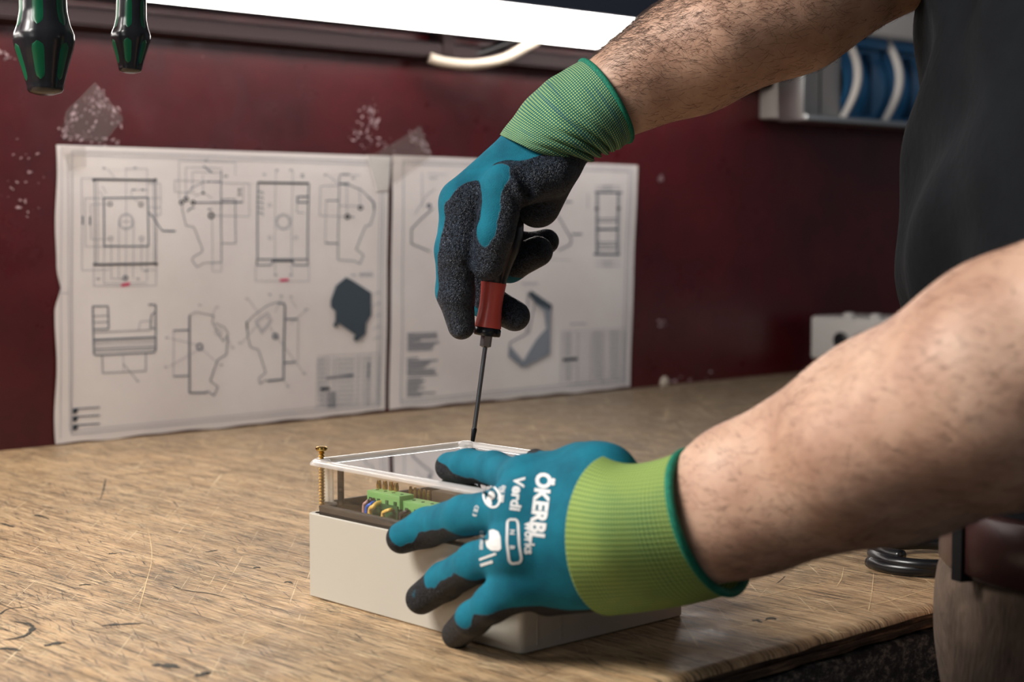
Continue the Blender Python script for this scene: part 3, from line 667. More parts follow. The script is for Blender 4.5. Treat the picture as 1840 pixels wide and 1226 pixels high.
d.poly([(775, 375), (752, 395), (736, 412), (736, 438), (770, 452)], 2, 'ink'); d.poly([(756, 310), (756, 375)], .9, 'light'); d.circ(768, 370, 3, 3, 'ink', n=8); d.poly([(766, 312), (800, 314)], .9, 'light'); d.text(770, 320, 16, 'light'); d.poly([(742, 385), (765, 350), (780, 340)], 1, 'light')
d.fill([(950, 522), (988, 548), (986, 562), (958, 545), (946, 530)], 'mid'); d.fill([(958, 545), (986, 558), (984, 636), (938, 660), (936, 650), (960, 610), (978, 590), (974, 560)], 'grey')
d.fill([(912, 620), (938, 650), (938, 660), (912, 640)], 'grey'); d.poly([(946, 525), (944, 600), (914, 616), (912, 640), (936, 660), (984, 636), (986, 560)], 1.8, 'ink'); d.poly([(958, 545), (948, 600)], 1.4, 'ink')
for y0 in (600, 645, 682):
    for k in range(8): d.poly([(728, y0 + k * 4.2), (728 + random.uniform(18, 60), y0 + k * 4.2 - 2)], 2.0, 'ink')
for i in range(13):
    y = 596 + i * 8; d.poly([(1006, y), (1122, y - 6)], .8, 'light')
for x in (1006, 1036, 1060, 1082, 1122): d.poly([(x, 596), (x - 3, 690)], .8, 'light')
d.poly([(1008, 647), (1034, 644)], 5.5, 'dark')
for i in range(11): d.text(1012, 600 + i * 8, 14, 'light'); d.text(1064, 598 + i * 8, 16, 'light'); d.text(1094, 597 + i * 8, 20, 'light')
d.text(1022, 582, 30, 'light'); d.text(935, 516 - 6, 30, 'light'); 
d.build(sh2)

def flat_poly(name, pts, mat, off, label=None, cat=None, parent=None, group=None):
    P = [on(x, y, 1, YW) for x, y in pts]; n = len(P)
    vs = [(p[0], YW - off, p[2]) for p in P] + [(p[0], YW - off - .0003, p[2]) for p in P]
    fs = [tuple(range(n)), tuple(range(n, 2 * n))[::-1]] + [(k, (k + 1) % n, n + (k + 1) % n, n + k) for k in range(n)]
    o = mesh_obj(name, vs, fs, mat, parent)
    if label: tag(o, label, cat, group)
    return o
flat_poly('adhesive_tape', [(655, 279), (698, 281), (694, 340), (672, 344)], TAPE, .0052, 'whitish tape on the top right corner of the left drawing', 'tape')
flat_poly('adhesive_tape', [(660, 282), (735, 238), (750, 226), (772, 280), (705, 330)], TAPEF, .0048, 'large translucent tape fixing the right drawing at its top left corner', 'tape')
flat_poly('adhesive_tape', [(104, 262), (150, 264), (150, 300), (120, 308)], TAPEF, .0046, 'translucent tape on the top left corner of the left drawing', 'tape')
flat_poly('adhesive_residue', [(170, 148), (222, 214), (185, 256), (110, 250), (118, 200)], TAPEF, .0006, 'diamond of old tape film above the left drawing', 'tape residue')
def flakes(name, regions, n, label):
    V, Fc = [], []
    for _ in range(n):
        x0, y0, x1, y1, wd, sl = random.choice(regions)
        t = random.random(); x = x0 + (x1 - x0) * t + random.gauss(0, wd); y = y0 + (y1 - y0) * t + random.gauss(0, wd)
        k = random.randint(4, 7); r = random.uniform(.5, 2.6) * (1 if random.random() < .9 else 1.8); an = math.radians(sl + random.gauss(0, 15)); b = len(V)
        for i in range(k):
            th = 2 * math.pi * i / k; rr = r * random.uniform(.35, 1.3)
            ex, ey = rr * 1.7 * math.cos(th), rr * .8 * math.sin(th)
            q = on(x + ex * math.cos(an) - ey * math.sin(an), y + ex * math.sin(an) + ey * math.cos(an), 1, YW)
            V.append((q[0], YW - .0011, q[2]))
        Fc.append(tuple(range(b, b + k)))
    o = mesh_obj(name, V, Fc, simple(name + '_flake', srgb(198, 170, 176), .5)); tag(o, label, 'residue', kind='stuff')
flakes('paint_flakes', [(170, 160, 200, 200, 8, 60), (140, 190, 110, 245, 6, -60), (170, 190, 150, 240, 13, -50), (120, 245, 215, 258, 5, 10), (165, 165, 205, 215, 10, 60)], 150, 'whitish glue and paint flakes above the left drawing')
flakes('glue_flakes', [(665, 190, 650, 250, 9, -55), (640, 235, 700, 268, 9, 20), (740, 240, 765, 270, 5, 60), (660, 195, 675, 225, 4, -80)], 110, 'whitish glue flakes where the two drawings meet')
flakes('glue_specks', [(10, 335, 60, 385, 8, 40), (0, 235, 70, 330, 18, -30), (0, 90, 20, 110, 4, -30), (1185, 320, 1188, 322, 1, 90), (1150, 690, 1420, 655, 5, 0), (1190, 575, 1190, 580, 3, 0)], 90, 'pale specks scattered over the maroon paint')
q = on(1195, 688, 1, YW - .004)
lathe('paint_chip', [(0, .008), (.002, .010), (.004, .006)], (q[0], YW - .001, q[2]), (0, -1, 0), CABLEW, None, 9)
tag(bpy.data.objects['paint_chip'], 'pale blob of filler at the foot of the wall right of the drawings', 'filler')

# ------------------------------------------------------------------ hanging screwdrivers on a tool rail above the frame
DH1, DH2 = 1.10, 1.146
rz = Z0 + .475
t1, t2 = at(82, 170, DH1), at(234, 131, DH2)
rl = thing('tool_rail', (t1[0], t1[1], rz + .085), 'steel tool rail above the bench from which the green screwdrivers hang', 'rail')
box('rail_bar', (t1[0] - .35, t1[1] - .022, rz + .10), (t1[0] + .20, t1[1] + .022, rz + .104), STEELL, rl, .001)
for xx in (t1[0] - .33, ):
    box('bracket', (xx, t1[1] + .01, rz + .104), (xx + .02, YW, rz + .116), STEELL, rl, .001)
    box('bracket_foot', (xx - .01, YW - .004, rz + .07), (xx + .03, YW, rz + .15), STEELL, rl, .001)
def hang(tip, W, Ht, D, label, lean):
    # tip = bottom of the handle; W = widest radius ; Ht = px->m
    o = thing('screwdriver', tip, label, 'screwdriver', 'green and black screwdrivers hanging from the rail')
    ax = Vector(lean).normalized()
    prof = [(0, .30), (.05, .50), (.12, .58), (.30, .60), (.9, .76), (1.45, .93), (1.75, 1.0), (1.95, .99), (2.3, .86), (2.7, .78), (3.3, .76), (4.0, .74), (4.6, .62), (4.9, .45), (5.0, .3)]
    P = []
    for s in np.linspace(0, 5, 70): P.append((s * W, float(np.interp(s, [p[0] for p in prof], [p[1] for p in prof])) * W))
    hexm = lambda s, th: 1 - .045 * (1 - abs(math.cos(3 * th)))
    h = lathe('handle', P, tip, ax, BLACKHANDLE, o, 48, 60, hexm)
    a, u, v = frame_from(ax); tipv = Vector(tip)
    for k in range(6):
        for s0, s1 in ((.42, 1.62), (2.18, 3.7)):
            th = 2 * math.pi * (k + .0) / 6 + math.radians(20); vs, fs = [], []
            n = 12; m = 6
            for i in range(n + 1):
                t = i / n; s = s0 + (s1 - s0) * t; hw = .23 * math.sqrt(max(0.02, 1 - (abs(2 * t - 1)) ** 6))
                r0 = float(np.interp(s, [p[0] for p in prof], [p[1] for p in prof]))
                for j in range(m + 1):
                    dth = hw * (2 * j / m - 1); rr = (r0 * hexm(0, th + dth) + .012 * (1 - (2 * j / m - 1) ** 4)) * W
                    vs.append(tipv + a * (s * W) + (u * math.cos(th + dth) + v * math.sin(th + dth)) * rr)
            for i in range(n):
                for j in range(m): q = i * (m + 1) + j; fs.append((q, q + 1, q + m + 2, q + m + 1))
            mesh_obj('grip_insert', vs, fs, GREENGRIP, h, True)
    lathe('blade', [(5 * W, .2 * W), (5 * W + .150, .2 * W), (5 * W + .155, .1 * W)], tip, ax, STEEL, o, 16)
hang(t1, .0203, 0, DH1, 'larger green and black screwdriver handle hanging at the top left', at(74, -100, DH1) - at(82, 170, DH1))
hang(t2, .0137, 0, DH2, 'smaller green and black screwdriver handle hanging right of the large one', at(238, -100, DH2) - at(234, 131, DH2))

# ------------------------------------------------------------------ enclosure
X0, X1, Y0, Y1 = .6025, .7372, .6437, .8417
HB, HT = .0580, .0880
enc = thing('electronics_enclosure', ((X0 + X1) / 2, (Y0 + Y1) / 2, Z0), 'light grey electronics box with a clear lid held by the left glove on the bench', 'enclosure')
def rrect(x0, x1, y0, y1, r, n=6):
    out = []
    for cx_, cy_, a0 in ((x1 - r, y1 - r, 0), (x0 + r, y1 - r, 90), (x0 + r, y0 + r, 180), (x1 - r, y0 + r, 270)):
        for i in range(n + 1):
            th = math.radians(a0 + 90 * i / n); out.append((cx_ + r * math.cos(th), cy_ + r * math.sin(th)))
    return out
def notched(x0, x1, y0, y1, c, n=4):        # rectangle whose corners are cut round the screw towers
    out = []
    for cx_, cy_, a0 in ((x1, y1, 270), (x0, y1, 0), (x0, y0, 90), (x1, y0, 180)):
        pts = [(cx_ + c * math.cos(math.radians(a0 - 90 * i / n)), cy_ + c * math.sin(math.radians(a0 - 90 * i / n))) for i in range(n + 1)]
        out += pts
    return out
def shell(name, rings, mat, parent, cap0=True, cap1=True, ang=35):
    vs, fs = [], []; n = len(rings[0][0])
    for pts, z in rings: vs += [(x, y, Z0 + z) for x, y in pts]
    for i in range(len(rings) - 1):
        for k in range(n): fs.append((i * n + k, i * n + (k + 1) % n, (i + 1) * n + (k + 1) % n, (i + 1) * n + k))
    if cap0: fs.append(tuple(range(n))[::-1])
    if cap1: fs.append(tuple((len(rings) - 1) * n + k for k in range(n)))
    me = bpy.data.meshes.new(name); me.from_pydata(vs, [], fs)
    bm = bmesh.new(); bm.from_mesh(me); bmesh.ops.recalc_face_normals(bm, faces=bm.faces)
    return bm_obj(name, bm, mat, parent, angle=ang)
O = lambda d, r: rrect(X0 + d, X1 - d, Y0 + d, Y1 - d, r)
shell('base_shell', [(O(.0008, .004), .0004), (O(0, .004), .0012), (O(0, .004), HB - .0048), (O(.0006, .0035), HB - .0042), (O(.0028, .003), HB - .0042), (O(.003, .003), .004)], ENCL, enc)
# outer ribs of the short face
for xx in (X0 + .012, X0 + .030): box('face_step', (xx, Y0 - .0006, .004 + Z0), (xx + .0006, Y0 + .0004, Z0 + HB - .004), ENCL, enc)
N2 = lambda d, c=.011: notched(X0 + d, X1 - d, Y0 + d, Y1 - d, c)
g1, g2 = N2(.0010), N2(.0050, .0125)
shell('gasket', [(g1, HB - .0045), (N2(.0008), HB + .0008), (N2(.0012), HB + .0016), (N2(.003), HB + .0020), (N2(.0046, .012), HB + .0018), (g2, HB + .001), (g2, HB - .022)], BLACKRUB, enc, False, False)
box('mounting_plate', (X0 + .004, Y0 + .004, Z0 + .040), (X1 - .004, Y1 - .004, Z0 + .0425), PCB, enc)
lid = shell('clear_lid', [(O(.0002, .004), HB - .0020), (O(0, .004), HB + .0002), (O(.0004, .004), HT - .0030), (O(.0035, .004), HT - .0005), (O(.0048, .003), HT - .0022), (O(.0060, .003), HT - .0022)], CLEAR, enc, False, False)
tag(lid, 'clear transparent lid')
shell('lid_pane', [(O(.0058, .003), HT - .0022), (O(.0058, .003), HT - .0040)], CLEARTOP, lid)
shell('lid_rim', [(O(.0004, .004), HT - .0040), (O(.0004, .004), HT - .0028), (O(.0016, .004), HT - .0008), (O(.0036, .004), HT), (O(.0056, .003), HT - .0012), (O(.0058, .003), HT - .0032)], CLEARRIM, lid, False, False, 60)
CI = .0068
corners = [(X0 + CI, Y1 - CI), (X0 + CI, Y0 + CI), (X1 - CI, Y0 + CI), (X1 - CI, Y1 - CI)]
for i, (x, y) in enumerate(corners):
    lathe('screw_tower', [(0, .0052), (HT - HB - .004, .0052)], (x, y, Z0 + HB + .001), (0, 0, 1), CLEAR, lid, 20)
    lathe('tower_ring', [(0, .0052), (.0015, .0058), (.0028, .0040), (.0026, .003)], (x, y, Z0 + HT - .0026), (0, 0, 1), CLEARRIM, lid, 20)
    # corner partition walls of the tower
    sx = 1 if x < (X0 + X1) / 2 else -1; sy = 1 if y < (Y0 + Y1) / 2 else -1
    box('tower_wall', (min(x + sx * .0052, x + sx * .0064), min(y - sy * .005, y + sy * .004), Z0 + HB + .001), (max(x + sx * .0052, x + sx * .0064), max(y - sy * .005, y + sy * .004), Z0 + HT - .003), CLEARRIM, lid)
def lid_screw(x, y, ztop, mat, label=None, ln=.045):
    o = thing('lid_screw', (x, y, Z0 + ztop), label, 'screw', 'corner screws of the clear lid')
    lathe('screw_head', [(0, .0018), (.0008, .0034), (.0016, .0039), (.0028, .0037), (.0034, .0026)], (x, y, Z0 + ztop - .0034), (0, 0, 1), mat, o, 20)
    P = []; n = int(ln / .0010)
    for i in range(n): P += [(-i * .0010, .0022 if i % 2 else .0013)]
    lathe('threaded_shank', [(s, r) for s, r in P], (x, y, Z0 + ztop - .0034), (0, 0, 1), mat, o, 14)
    return o
lid_screw(*corners[0], HT + .0080, BRASS, 'raised brass screw standing out of the near left corner of the lid', .036)
lid_screw(*corners[1], HT - .006, STEELD, 'sunken screw in the lid corner beneath the left glove', .03)
lid_screw(*corners[2], HT - .006, STEELD, 'sunken screw in the right lid corner behind the left glove', .03)
lid_screw(*corners[3], HT - .0045, STEELD, 'dark screw in the far lid corner under the screwdriver tip', .03)
lathe('screw_reflection', [(0, .0021), (.022, .0021), (.024, .0012)], (X0 + .0068 + .011, Y1 - .012, Z0 + HB), (0, 0, 1), STEELD, enc, 14)  # solid dark pin standing in for the screw's reflection inside the lid
# terminals, positions taken on the box interior
def tb(name, a, b, wid, z0, z1, nh, label):
    a = np.array(a); b = np.array(b); x0 = (a[0] + b[0]) / 2; y0, y1 = min(a[1], b[1]), max(a[1], b[1])
    o = thing(name, (x0, (y0 + y1) / 2, Z0 + z0), label, 'terminal block', 'green terminal blocks inside the clear box')
    box('block_body', (x0, y0, Z0 + z0), (x0 + wid, y1, Z0 + z1), GREENT, o, .0005)
    box('block_foot', (x0 - .001, y0 + .001, Z0 + z0 - .008), (x0 + wid, y1 - .001, Z0 + z0 + .002), GREEND, o)
    for k in range(nh):
        yy = y0 + (y1 - y0) * (k + .5) / nh
        lathe('screw_hole', [(0, .0011), (.0003, .0011)], (x0 + wid * .45, yy, Z0 + z1), (0, 0, 1), GREEND, o, 12)
        box('pin_slot', (x0 - .0006, yy - .0012, Z0 + z0 + .0005), (x0 + .0003, yy + .0012, Z0 + z0 + .0045), GREEND, o)
    return x0, y0, y1
ta = tb('terminal_block', on_z(665, 880, .069), on_z(712, 893, .069), .0115, .0605, .069, 4, 'left green terminal block, nearer the raised brass screw')
tb_ = tb('terminal_block', on_z(713, 896, .066), on_z(800, 917, .066), .0125, .0575, .066, 6, 'right green terminal block beside the left glove fingers')
def wire(col, pts, label, r=.00125):
    m = simple('_'.join(label.split()[:2]) + '_sleeve', srgb(*col), .35)
    P_ = [on_z(x, y, z + .0035) for x, y, z in pts]
    P_ = P_ + [P_[-1] * [1, 1, 0] + ZZ * (Z0 + .0430)] if P_[-1][2] > Z0 + .05 else P_
    tag(tube('wire', P_, r, m), label, 'wire')
wire((186, 140, 132), [(672, 898, .0585), (664, 900, .0590), (658, 904, .0580), (654, 912, .0550)], 'pink wire leaving the left green terminal block')
wire((40, 30, 26), [(680, 897, .0590), (671, 898, .0605), (664, 900, .0598), (661, 905, .056)], 'black wire beside the pink one at the left terminal block', .0011)
wire((28, 92, 200), [(682, 899, .0585), (674, 902, .0590), (666, 907, .0580), (659, 916, .0545)], 'blue wire leaving the left green terminal block')
wire((236, 192, 96), [(697, 906, .0575), (690, 903, .0590), (678, 905, .0590), (671, 911, .0575), (665, 919, .0540)], 'yellow wire arching from the left green terminal block', .0015)
wire((48, 40, 38), [(707, 909, .0575), (700, 906, .0590), (694, 907, .0580), (690, 912, .0540)], 'black wire at the near end of the left terminal block')
q = on_z(648, 906, .053); tag(box('connector_stub', (q[0] - .003, q[1] - .003, Z0 + .0425), (q[0] + .003, q[1] + .003, Z0 + .0535), simple('bright_green_plastic', srgb(84, 180, 84), .4), None, .0006), 'small bright green stub beside the pink wire', 'connector')
wire((236, 192, 96), [(706, 916, .0560), (700, 917, .0570), (692, 920, .0555), (688, 926, .0530)], 'short yellow wire end in front of the right terminal block')
for k_, (px_, lb) in enumerate(((716, 'brown wire end beside the short yellow one'), (731, 'dark wire end in the middle of the row before the right terminal block'), (746, 'dark wire end third in the row, nearer the gloved fingers'), (761, 'dark wire end beside the gloved fingertips'))):
    py_ = 915 + k_ * 4.2; wire((84, 72, 60) if k_ == 0 else (60, 52, 46), [(px_ + 6, py_, .0560), (px_, py_, .0572), (px_ - 8, py_ + 4, .0555), (px_ - 11, py_ + 9, .0530)], lb)
def pin(px, py, zt, r, mat, lb, h=.03):
    a_ = on_z(px, py, zt); tag(lathe('contact_pin', [(0, r), (h * .7, r), (h * .78, r * .75), (h * .9, r * .95), (h, r * .6)], (a_[0], a_[1], a_[2] - h), (0, 0, 1), mat, None, 10), lb, 'pin', 'brass pins behind the green terminal blocks')
for k, px in enumerate((681, 692, 703, 712)): pin(px, 863 + k * 1.5, .0745, .0019, BRASS, 'brass pin in the cluster behind the left terminal block, ' + ('first from the raised screw', 'second from the raised screw', 'third from the raised screw', 'fourth from the raised screw')[k])
for k, px in enumerate((738, 746, 754, 762, 770)): pin(px, 874 + k * 2, .0700, .0014, BRASS, 'slim brass pin behind the right terminal block, ' + ('first in its row from the left', 'second in its row from the left', 'third in its row from the left', 'fourth in its row from the left', 'last in its row, beside the dark module')[k])
a_ = on_z(775, 880, .070); b_ = on_z(850, 905, .070)
tag(box('relay_module', (a_[0], min(a_[1], b_[1]), Z0 + .0425), (a_[0] + .02, max(a_[1], b_[1]), Z0 + .0695), DARKBR, None, .001), 'dark brown module in the box behind the right terminal block', 'module')

# ------------------------------------------------------------------ screwdriver in use
DD = 1.125
tip = at(848.5, 799, DD); top = at(909, 345, DD); axd = Vector(top - tip).normalized(); pm = DD / FPX
sd = thing('screwdriver', tip, 'red and black handled screwdriver held in the right glove above the box corner', 'screwdriver')
Lp = math.hypot(909 - 848.5, 799 - 345)
lathe('tip', [(0, 1.5 * pm), (3 * pm, 3.6 * pm), (8 * pm, 5 * pm), (28 * pm, 5 * pm), (30 * pm, 4.0 * pm)], tip, axd, STEELD, sd, 16, 40, lambda s, th: 1 - .25 * (s < 9 * pm) * abs(math.sin(2 * th)))
lathe('shaft', [(28 * pm, 4.1 * pm), (182 * pm, 4.1 * pm)], tip, axd, STEEL, sd, 20)
lathe('hex_bolster', [(176 * pm, 6 * pm), (178 * pm, 10.5 * pm), (198 * pm, 10.5 * pm), (200 * pm, 9 * pm)], tip, axd, STEEL, sd, 6, 20)
lathe('collar', [(196 * pm, 10 * pm), (197 * pm, 23 * pm), (200 * pm, 24.5 * pm), (209 * pm, 24.5 * pm), (212 * pm, 22 * pm)], tip, axd, BLACKHANDLE, sd, 36, 50)
lathe('red_grip', [(211 * pm, 21 * pm), (212 * pm, 24 * pm), (216 * pm, 24 * pm), (230 * pm, 22 * pm), (250 * pm, 20.5 * pm), (270 * pm, 21 * pm), (293 * pm, 23 * pm), (294 * pm, 21 * pm)], tip, axd, REDGRIP, sd, 40, 50)
hp = [(292, 20), (293, 22.3), (305, 24), (330, 30), (355, 38), (380, 41), (405, 40), (425, 34), (440, 26), (448, 18), (452, 8)]
hq = catmull([(a, b, 0) for a, b in hp], 5)
lathe('black_grip', [(p[0] * pm, p[1] * pm) for p in hq], tip, axd, BLACKHANDLE, sd, 48, 60, lambda s, th: 1 - .035 * (1 - abs(math.cos(3 * th))))
lathe('end_cap', [(446 * pm, 16 * pm), (452 * pm, 15 * pm), (456 * pm, 9 * pm), (458 * pm, 2 * pm)], tip, axd, REDGRIP, sd, 24)

# ------------------------------------------------------------------ implicit surfaces
class Field:
    def __init__(s, lo, hi, vox):
        s.lo = np.array(lo, np.float64); s.vox = vox
        s.n = np.ceil((np.array(hi) - s.lo) / vox).astype(int) + 1
        s.V = np.full(s.n, .05, np.float32)
    def win(s, lo, hi):
        a = np.clip(((lo - s.lo) / s.vox).astype(int), 0, s.n - 1); b = np.clip(((hi - s.lo) / s.vox).astype(int) + 2, 1, s.n)
        return a, b
    def grid(s, a, b):
        ax = [s.lo[k] + s.vox * np.arange(a[k], b[k]) for k in range(3)]
        return np.meshgrid(*ax, indexing='ij', sparse=True)
    def dist(s, a_, b_, p, q, ra, rb):
        X, Y, Z = s.grid(a_, b_); d = q - p; dd = float(d @ d) + 1e-12
        t = np.clip(((X - p[0]) * d[0] + (Y - p[1]) * d[1] + (Z - p[2]) * d[2]) / dd, 0, 1)
        return (np.sqrt((X - p[0] - t * d[0]) ** 2 + (Y - p[1] - t * d[1]) ** 2 + (Z - p[2] - t * d[2]) ** 2) - (ra + (rb - ra) * t)).astype(np.float32)
    def cone(s, p, q, ra, rb, k):
        p = np.array(p); q = np.array(q); m = max(ra, rb) + k + .02
        a_, b_ = s.win(np.minimum(p, q) - m, np.maximum(p, q) + m)
        D = s.dist(a_, b_, p, q, ra, rb)
        sl = tuple(slice(x, y) for x, y in zip(a_, b_)); O_ = s.V[sl]
        h = np.maximum(k - np.abs(O_ - D), 0) / k
        s.V[sl] = np.minimum(O_, D) - h * h * k * .25
    def merge(s, o, k):
        h = np.maximum(k - np.abs(s.V - o.V), 0) / k
        s.V = np.minimum(s.V, o.V) - h * h * k * .25
    def smooth(s, it=1):
        for _ in range(it):
            for ax in range(3):
                V = s.V; s.V = (np.roll(V, 1, ax) + 2 * V + np.roll(V, -1, ax)) / 4
    def mesh(s):
        V = s.V; V[0] = V[-1] = .05; V[:, 0] = V[:, -1] = .05; V[:, :, 0] = V[:, :, -1] = .05
        ins = V < 0; nc = s.n - 1
        acc = np.zeros((*nc, 3), np.float32); cnt = np.zeros(nc, np.int8); faces = []
        for ax in range(3):
            sa = [slice(None)] * 3; sb = [slice(None)] * 3; sa[ax] = slice(0, -1); sb[ax] = slice(1, None)
            I, J = ins[tuple(sa)], ins[tuple(sb)]
            idx = np.argwhere(I != J)
            va = V[tuple(sa)][I != J]; vb = V[tuple(sb)][I != J]; t = va / (va - vb)
            pt = idx.astype(np.float32).copy(); pt[:, ax] += t
            o1, o2 = [k for k in range(3) if k != ax]
            cells = []
            for d1, d2 in ((-1, -1), (0, -1), (0, 0), (-1, 0)):
                c = idx.copy(); c[:, o1] += d1; c[:, o2] += d2; cells.append(c)
                np.add.at(acc, (c[:, 0], c[:, 1], c[:, 2]), pt); np.add.at(cnt, (c[:, 0], c[:, 1], c[:, 2]), 1)
            fl_ = I[I != J]
            faces.append((cells, fl_ if ax != 1 else ~fl_))
        act = np.argwhere(cnt > 0); ids = -np.ones(nc, np.int64); ids[act[:, 0], act[:, 1], act[:, 2]] = np.arange(len(act))
        P = acc[act[:, 0], act[:, 1], act[:, 2]] / cnt[act[:, 0], act[:, 1], act[:, 2]][:, None]
        P = s.lo + P * s.vox; F_ = []
        for cells, fl_ in faces:
            q = np.stack([ids[c[:, 0], c[:, 1], c[:, 2]] for c in cells], 1)
            q[~fl_] = q[~fl_][:, ::-1]; F_.append(q)
        return P, np.concatenate(F_)
def np_mesh(name, P, F_, mat, parent, relax=2):
    me = bpy.data.meshes.new(name)
    e = np.concatenate([F_[:, [0, 1]], F_[:, [1, 2]], F_[:, [2, 3]], F_[:, [3, 0]]])
    for _ in range(relax):
        Q = np.zeros_like(P); c = np.zeros(len(P))
        for k in range(3):
            Q[:, k] = np.bincount(e[:, 0], P[e[:, 1], k], len(P)) + np.bincount(e[:, 1], P[e[:, 0], k], len(P))
        c = np.bincount(e[:, 0], minlength=len(P)) + np.bincount(e[:, 1], minlength=len(P))
        P = P * .4 + .6 * Q / c[:, None]
    me.vertices.add(len(P)); me.vertices.foreach_set('co', P.astype(np.float32).ravel())
    me.loops.add(F_.size); me.loops.foreach_set('vertex_index', F_.astype(np.int32).ravel())
    me.polygons.add(len(F_)); me.polygons.foreach_set('loop_start', np.arange(0, F_.size, 4, dtype=np.int32))
    me.polygons.foreach_set('use_smooth', np.ones(len(F_), bool))
    me.update(calc_edges=True); me.validate(); me.materials.append(mat)
    return link(bpy.data.objects.new(name, me), parent), P
def rp(px, D): return px * D / FPX
# hand spec: bones (chain, p, q, ra, rb) with points as (px,py,D), radius px
def A3(j): return at(j[0], j[1], j[2])
def build_glove(name, palm, fingers, k_palm, k_join, mat, parent, coat, vox=.0011, folds=None):
    allb = palm + [b for f in fingers for b in f]
    pts = np.array([A3(b[i]) for b in allb for i in (0, 1)])
    lo, hi = pts.min(0) - .042, pts.max(0) + .042
    F0 = Field(lo, hi, vox)
    for a, b, ra, rb in palm: F0.cone(A3(a), A3(b), rp(ra, a[2]), rp(rb, b[2]), k_palm)
    FF = Field(lo, hi, vox)
    for ch in fingers:
        F1 = Field(lo, hi, vox)
        for a, b, ra, rb in ch: F1.cone(A3(a), A3(b), rp(ra, a[2]), rp(rb, b[2]), .004)
        FF.merge(F1, .0012)
    F0.merge(FF, k_join)
    if folds:
        for p, q, ra, rb, dp in folds:          # creases pressed into the surface
            p, q = A3(p), A3(q); a_, b_ = F0.win(np.minimum(p, q) - .02, np.maximum(p, q) + .02)
            D = F0.dist(a_, b_, p, q, 0, 0); sl = tuple(slice(x, y) for x, y in zip(a_, b_))
            F0.V[sl] += dp * np.exp(-(D / ra) ** 2)
    F0.smooth(1)
    P, Fc = F0.mesh()
    o, P = np_mesh(name, P, Fc, mat, parent, 2)
    c = coat(P, o)
    att = o.data.attributes.new('coat', 'FLOAT', 'POINT'); att.data.foreach_set('value', c.astype(np.float32))
    return o
def seg_info(P, p, q):
    d = q - p; t = np.clip(((P - p) @ d) / (d @ d + 1e-12), 0, 1); c = p + t[:, None] * d
    return t, c, np.linalg.norm(P - c, axis=1)
def make_coat(bones):
    """bones: (a, b, ra, rb, dorsal_a, dorsal_b, thr_a, thr_b): coated where (P-c).dorsal/r < thr"""
    def fn(P, o):
        W = np.zeros(len(P)); A = np.zeros(len(P))
        for a, b, ra, rb, da, db, ta_, tb2 in bones:
            p, q = A3(a), A3(b); t, c, dist = seg_info(P, p, q)
            r = rp(ra, a[2]) * (1 - t) + rp(rb, b[2]) * t
            dv_ = np.array(da)[None] * (1 - t)[:, None] + np.array(db)[None] * t[:, None]; dv_ /= np.linalg.norm(dv_, axis=1)[:, None]
            s = ((P - c) * dv_).sum(1) / r
            th = ta_ * (1 - t) + tb2 * t
            wt = np.exp(-np.maximum(dist - r, -.01) / .0022)
            A += wt * np.clip(.5 - (s - th) * .8, -1, 2); W += wt
        return A / (W + 1e-9)
    return fn
def cv(r, u, c):     # direction from right / up / toward-camera components
    v = r * RT + u * UP - c * FW; return v / np.linalg.norm(v)

person = thing('person', (at(2000, 900, .95)[0], at(2000, 900, .95)[1], 0), 'person in a dark shirt and brown trousers, both gloved hands working on the box', 'person')

# ---- right glove (px, py, D)
dz = .025
def J(x, y, D): return (x, y, D + dz)
W0, W1 = J(1062, 212, 1.098), J(978, 262, 1.09)
palmR = [(W0, W1, 64, 63), (W1, J(832, 362, 1.078), 63, 42), (J(985, 262, 1.10), J(838, 358, 1.100), 58, 38), (J(990, 265, 1.12), J(850, 364, 1.122), 54, 36), (J(995, 272, 1.135), J(868, 378, 1.142), 48, 34),
         (J(1003, 303, 1.088), J(966, 368, 1.098), 38, 42)]
thumbR = [(J(985, 312, 1.076), J(908, 338, 1.062), 46, 41), (J(908, 335, 1.062), J(888, 420, 1.062), 41, 35), (J(888, 420, 1.062), J(876, 474, 1.068), 35, 31)]
indexR = [(J(832, 368, 1.078), J(818, 450, 1.075), 40, 36), (J(818, 450, 1.075), J(818, 525, 1.082), 36, 34), (J(818, 525, 1.082), J(829, 586, 1.088), 34, 25)]
midR = [(J(838, 365, 1.108), J(846, 470, 1.122), 36, 33), (J(846, 470, 1.122), J(872, 540, 1.122), 33, 31), (J(872, 540, 1.122), J(925, 568, 1.112), 31, 28)]
ringR = [(J(852, 372, 1.130), J(866, 450, 1.142), 34, 31), (J(866, 450, 1.142), J(915, 476, 1.140), 31, 31), (J(915, 476, 1.140), J(966, 452, 1.132), 31, 28)]
pinkR = [(J(875, 380, 1.150), J(905, 430, 1.160), 30, 27), (J(905, 430, 1.160), J(945, 446, 1.160), 27, 26), (J(945, 446, 1.160), J(982, 434, 1.155), 26, 23)]
dL = cv(-1, .1, .12); dUL = cv(-.75, .75, .25); dT = cv(-.25, .1, 1); dTb = cv(-.5, .5, .8); dD = cv(-.5, -.85, .0)
def cb(b, da, db, ta, tb): return (*b, da, db, ta, tb)
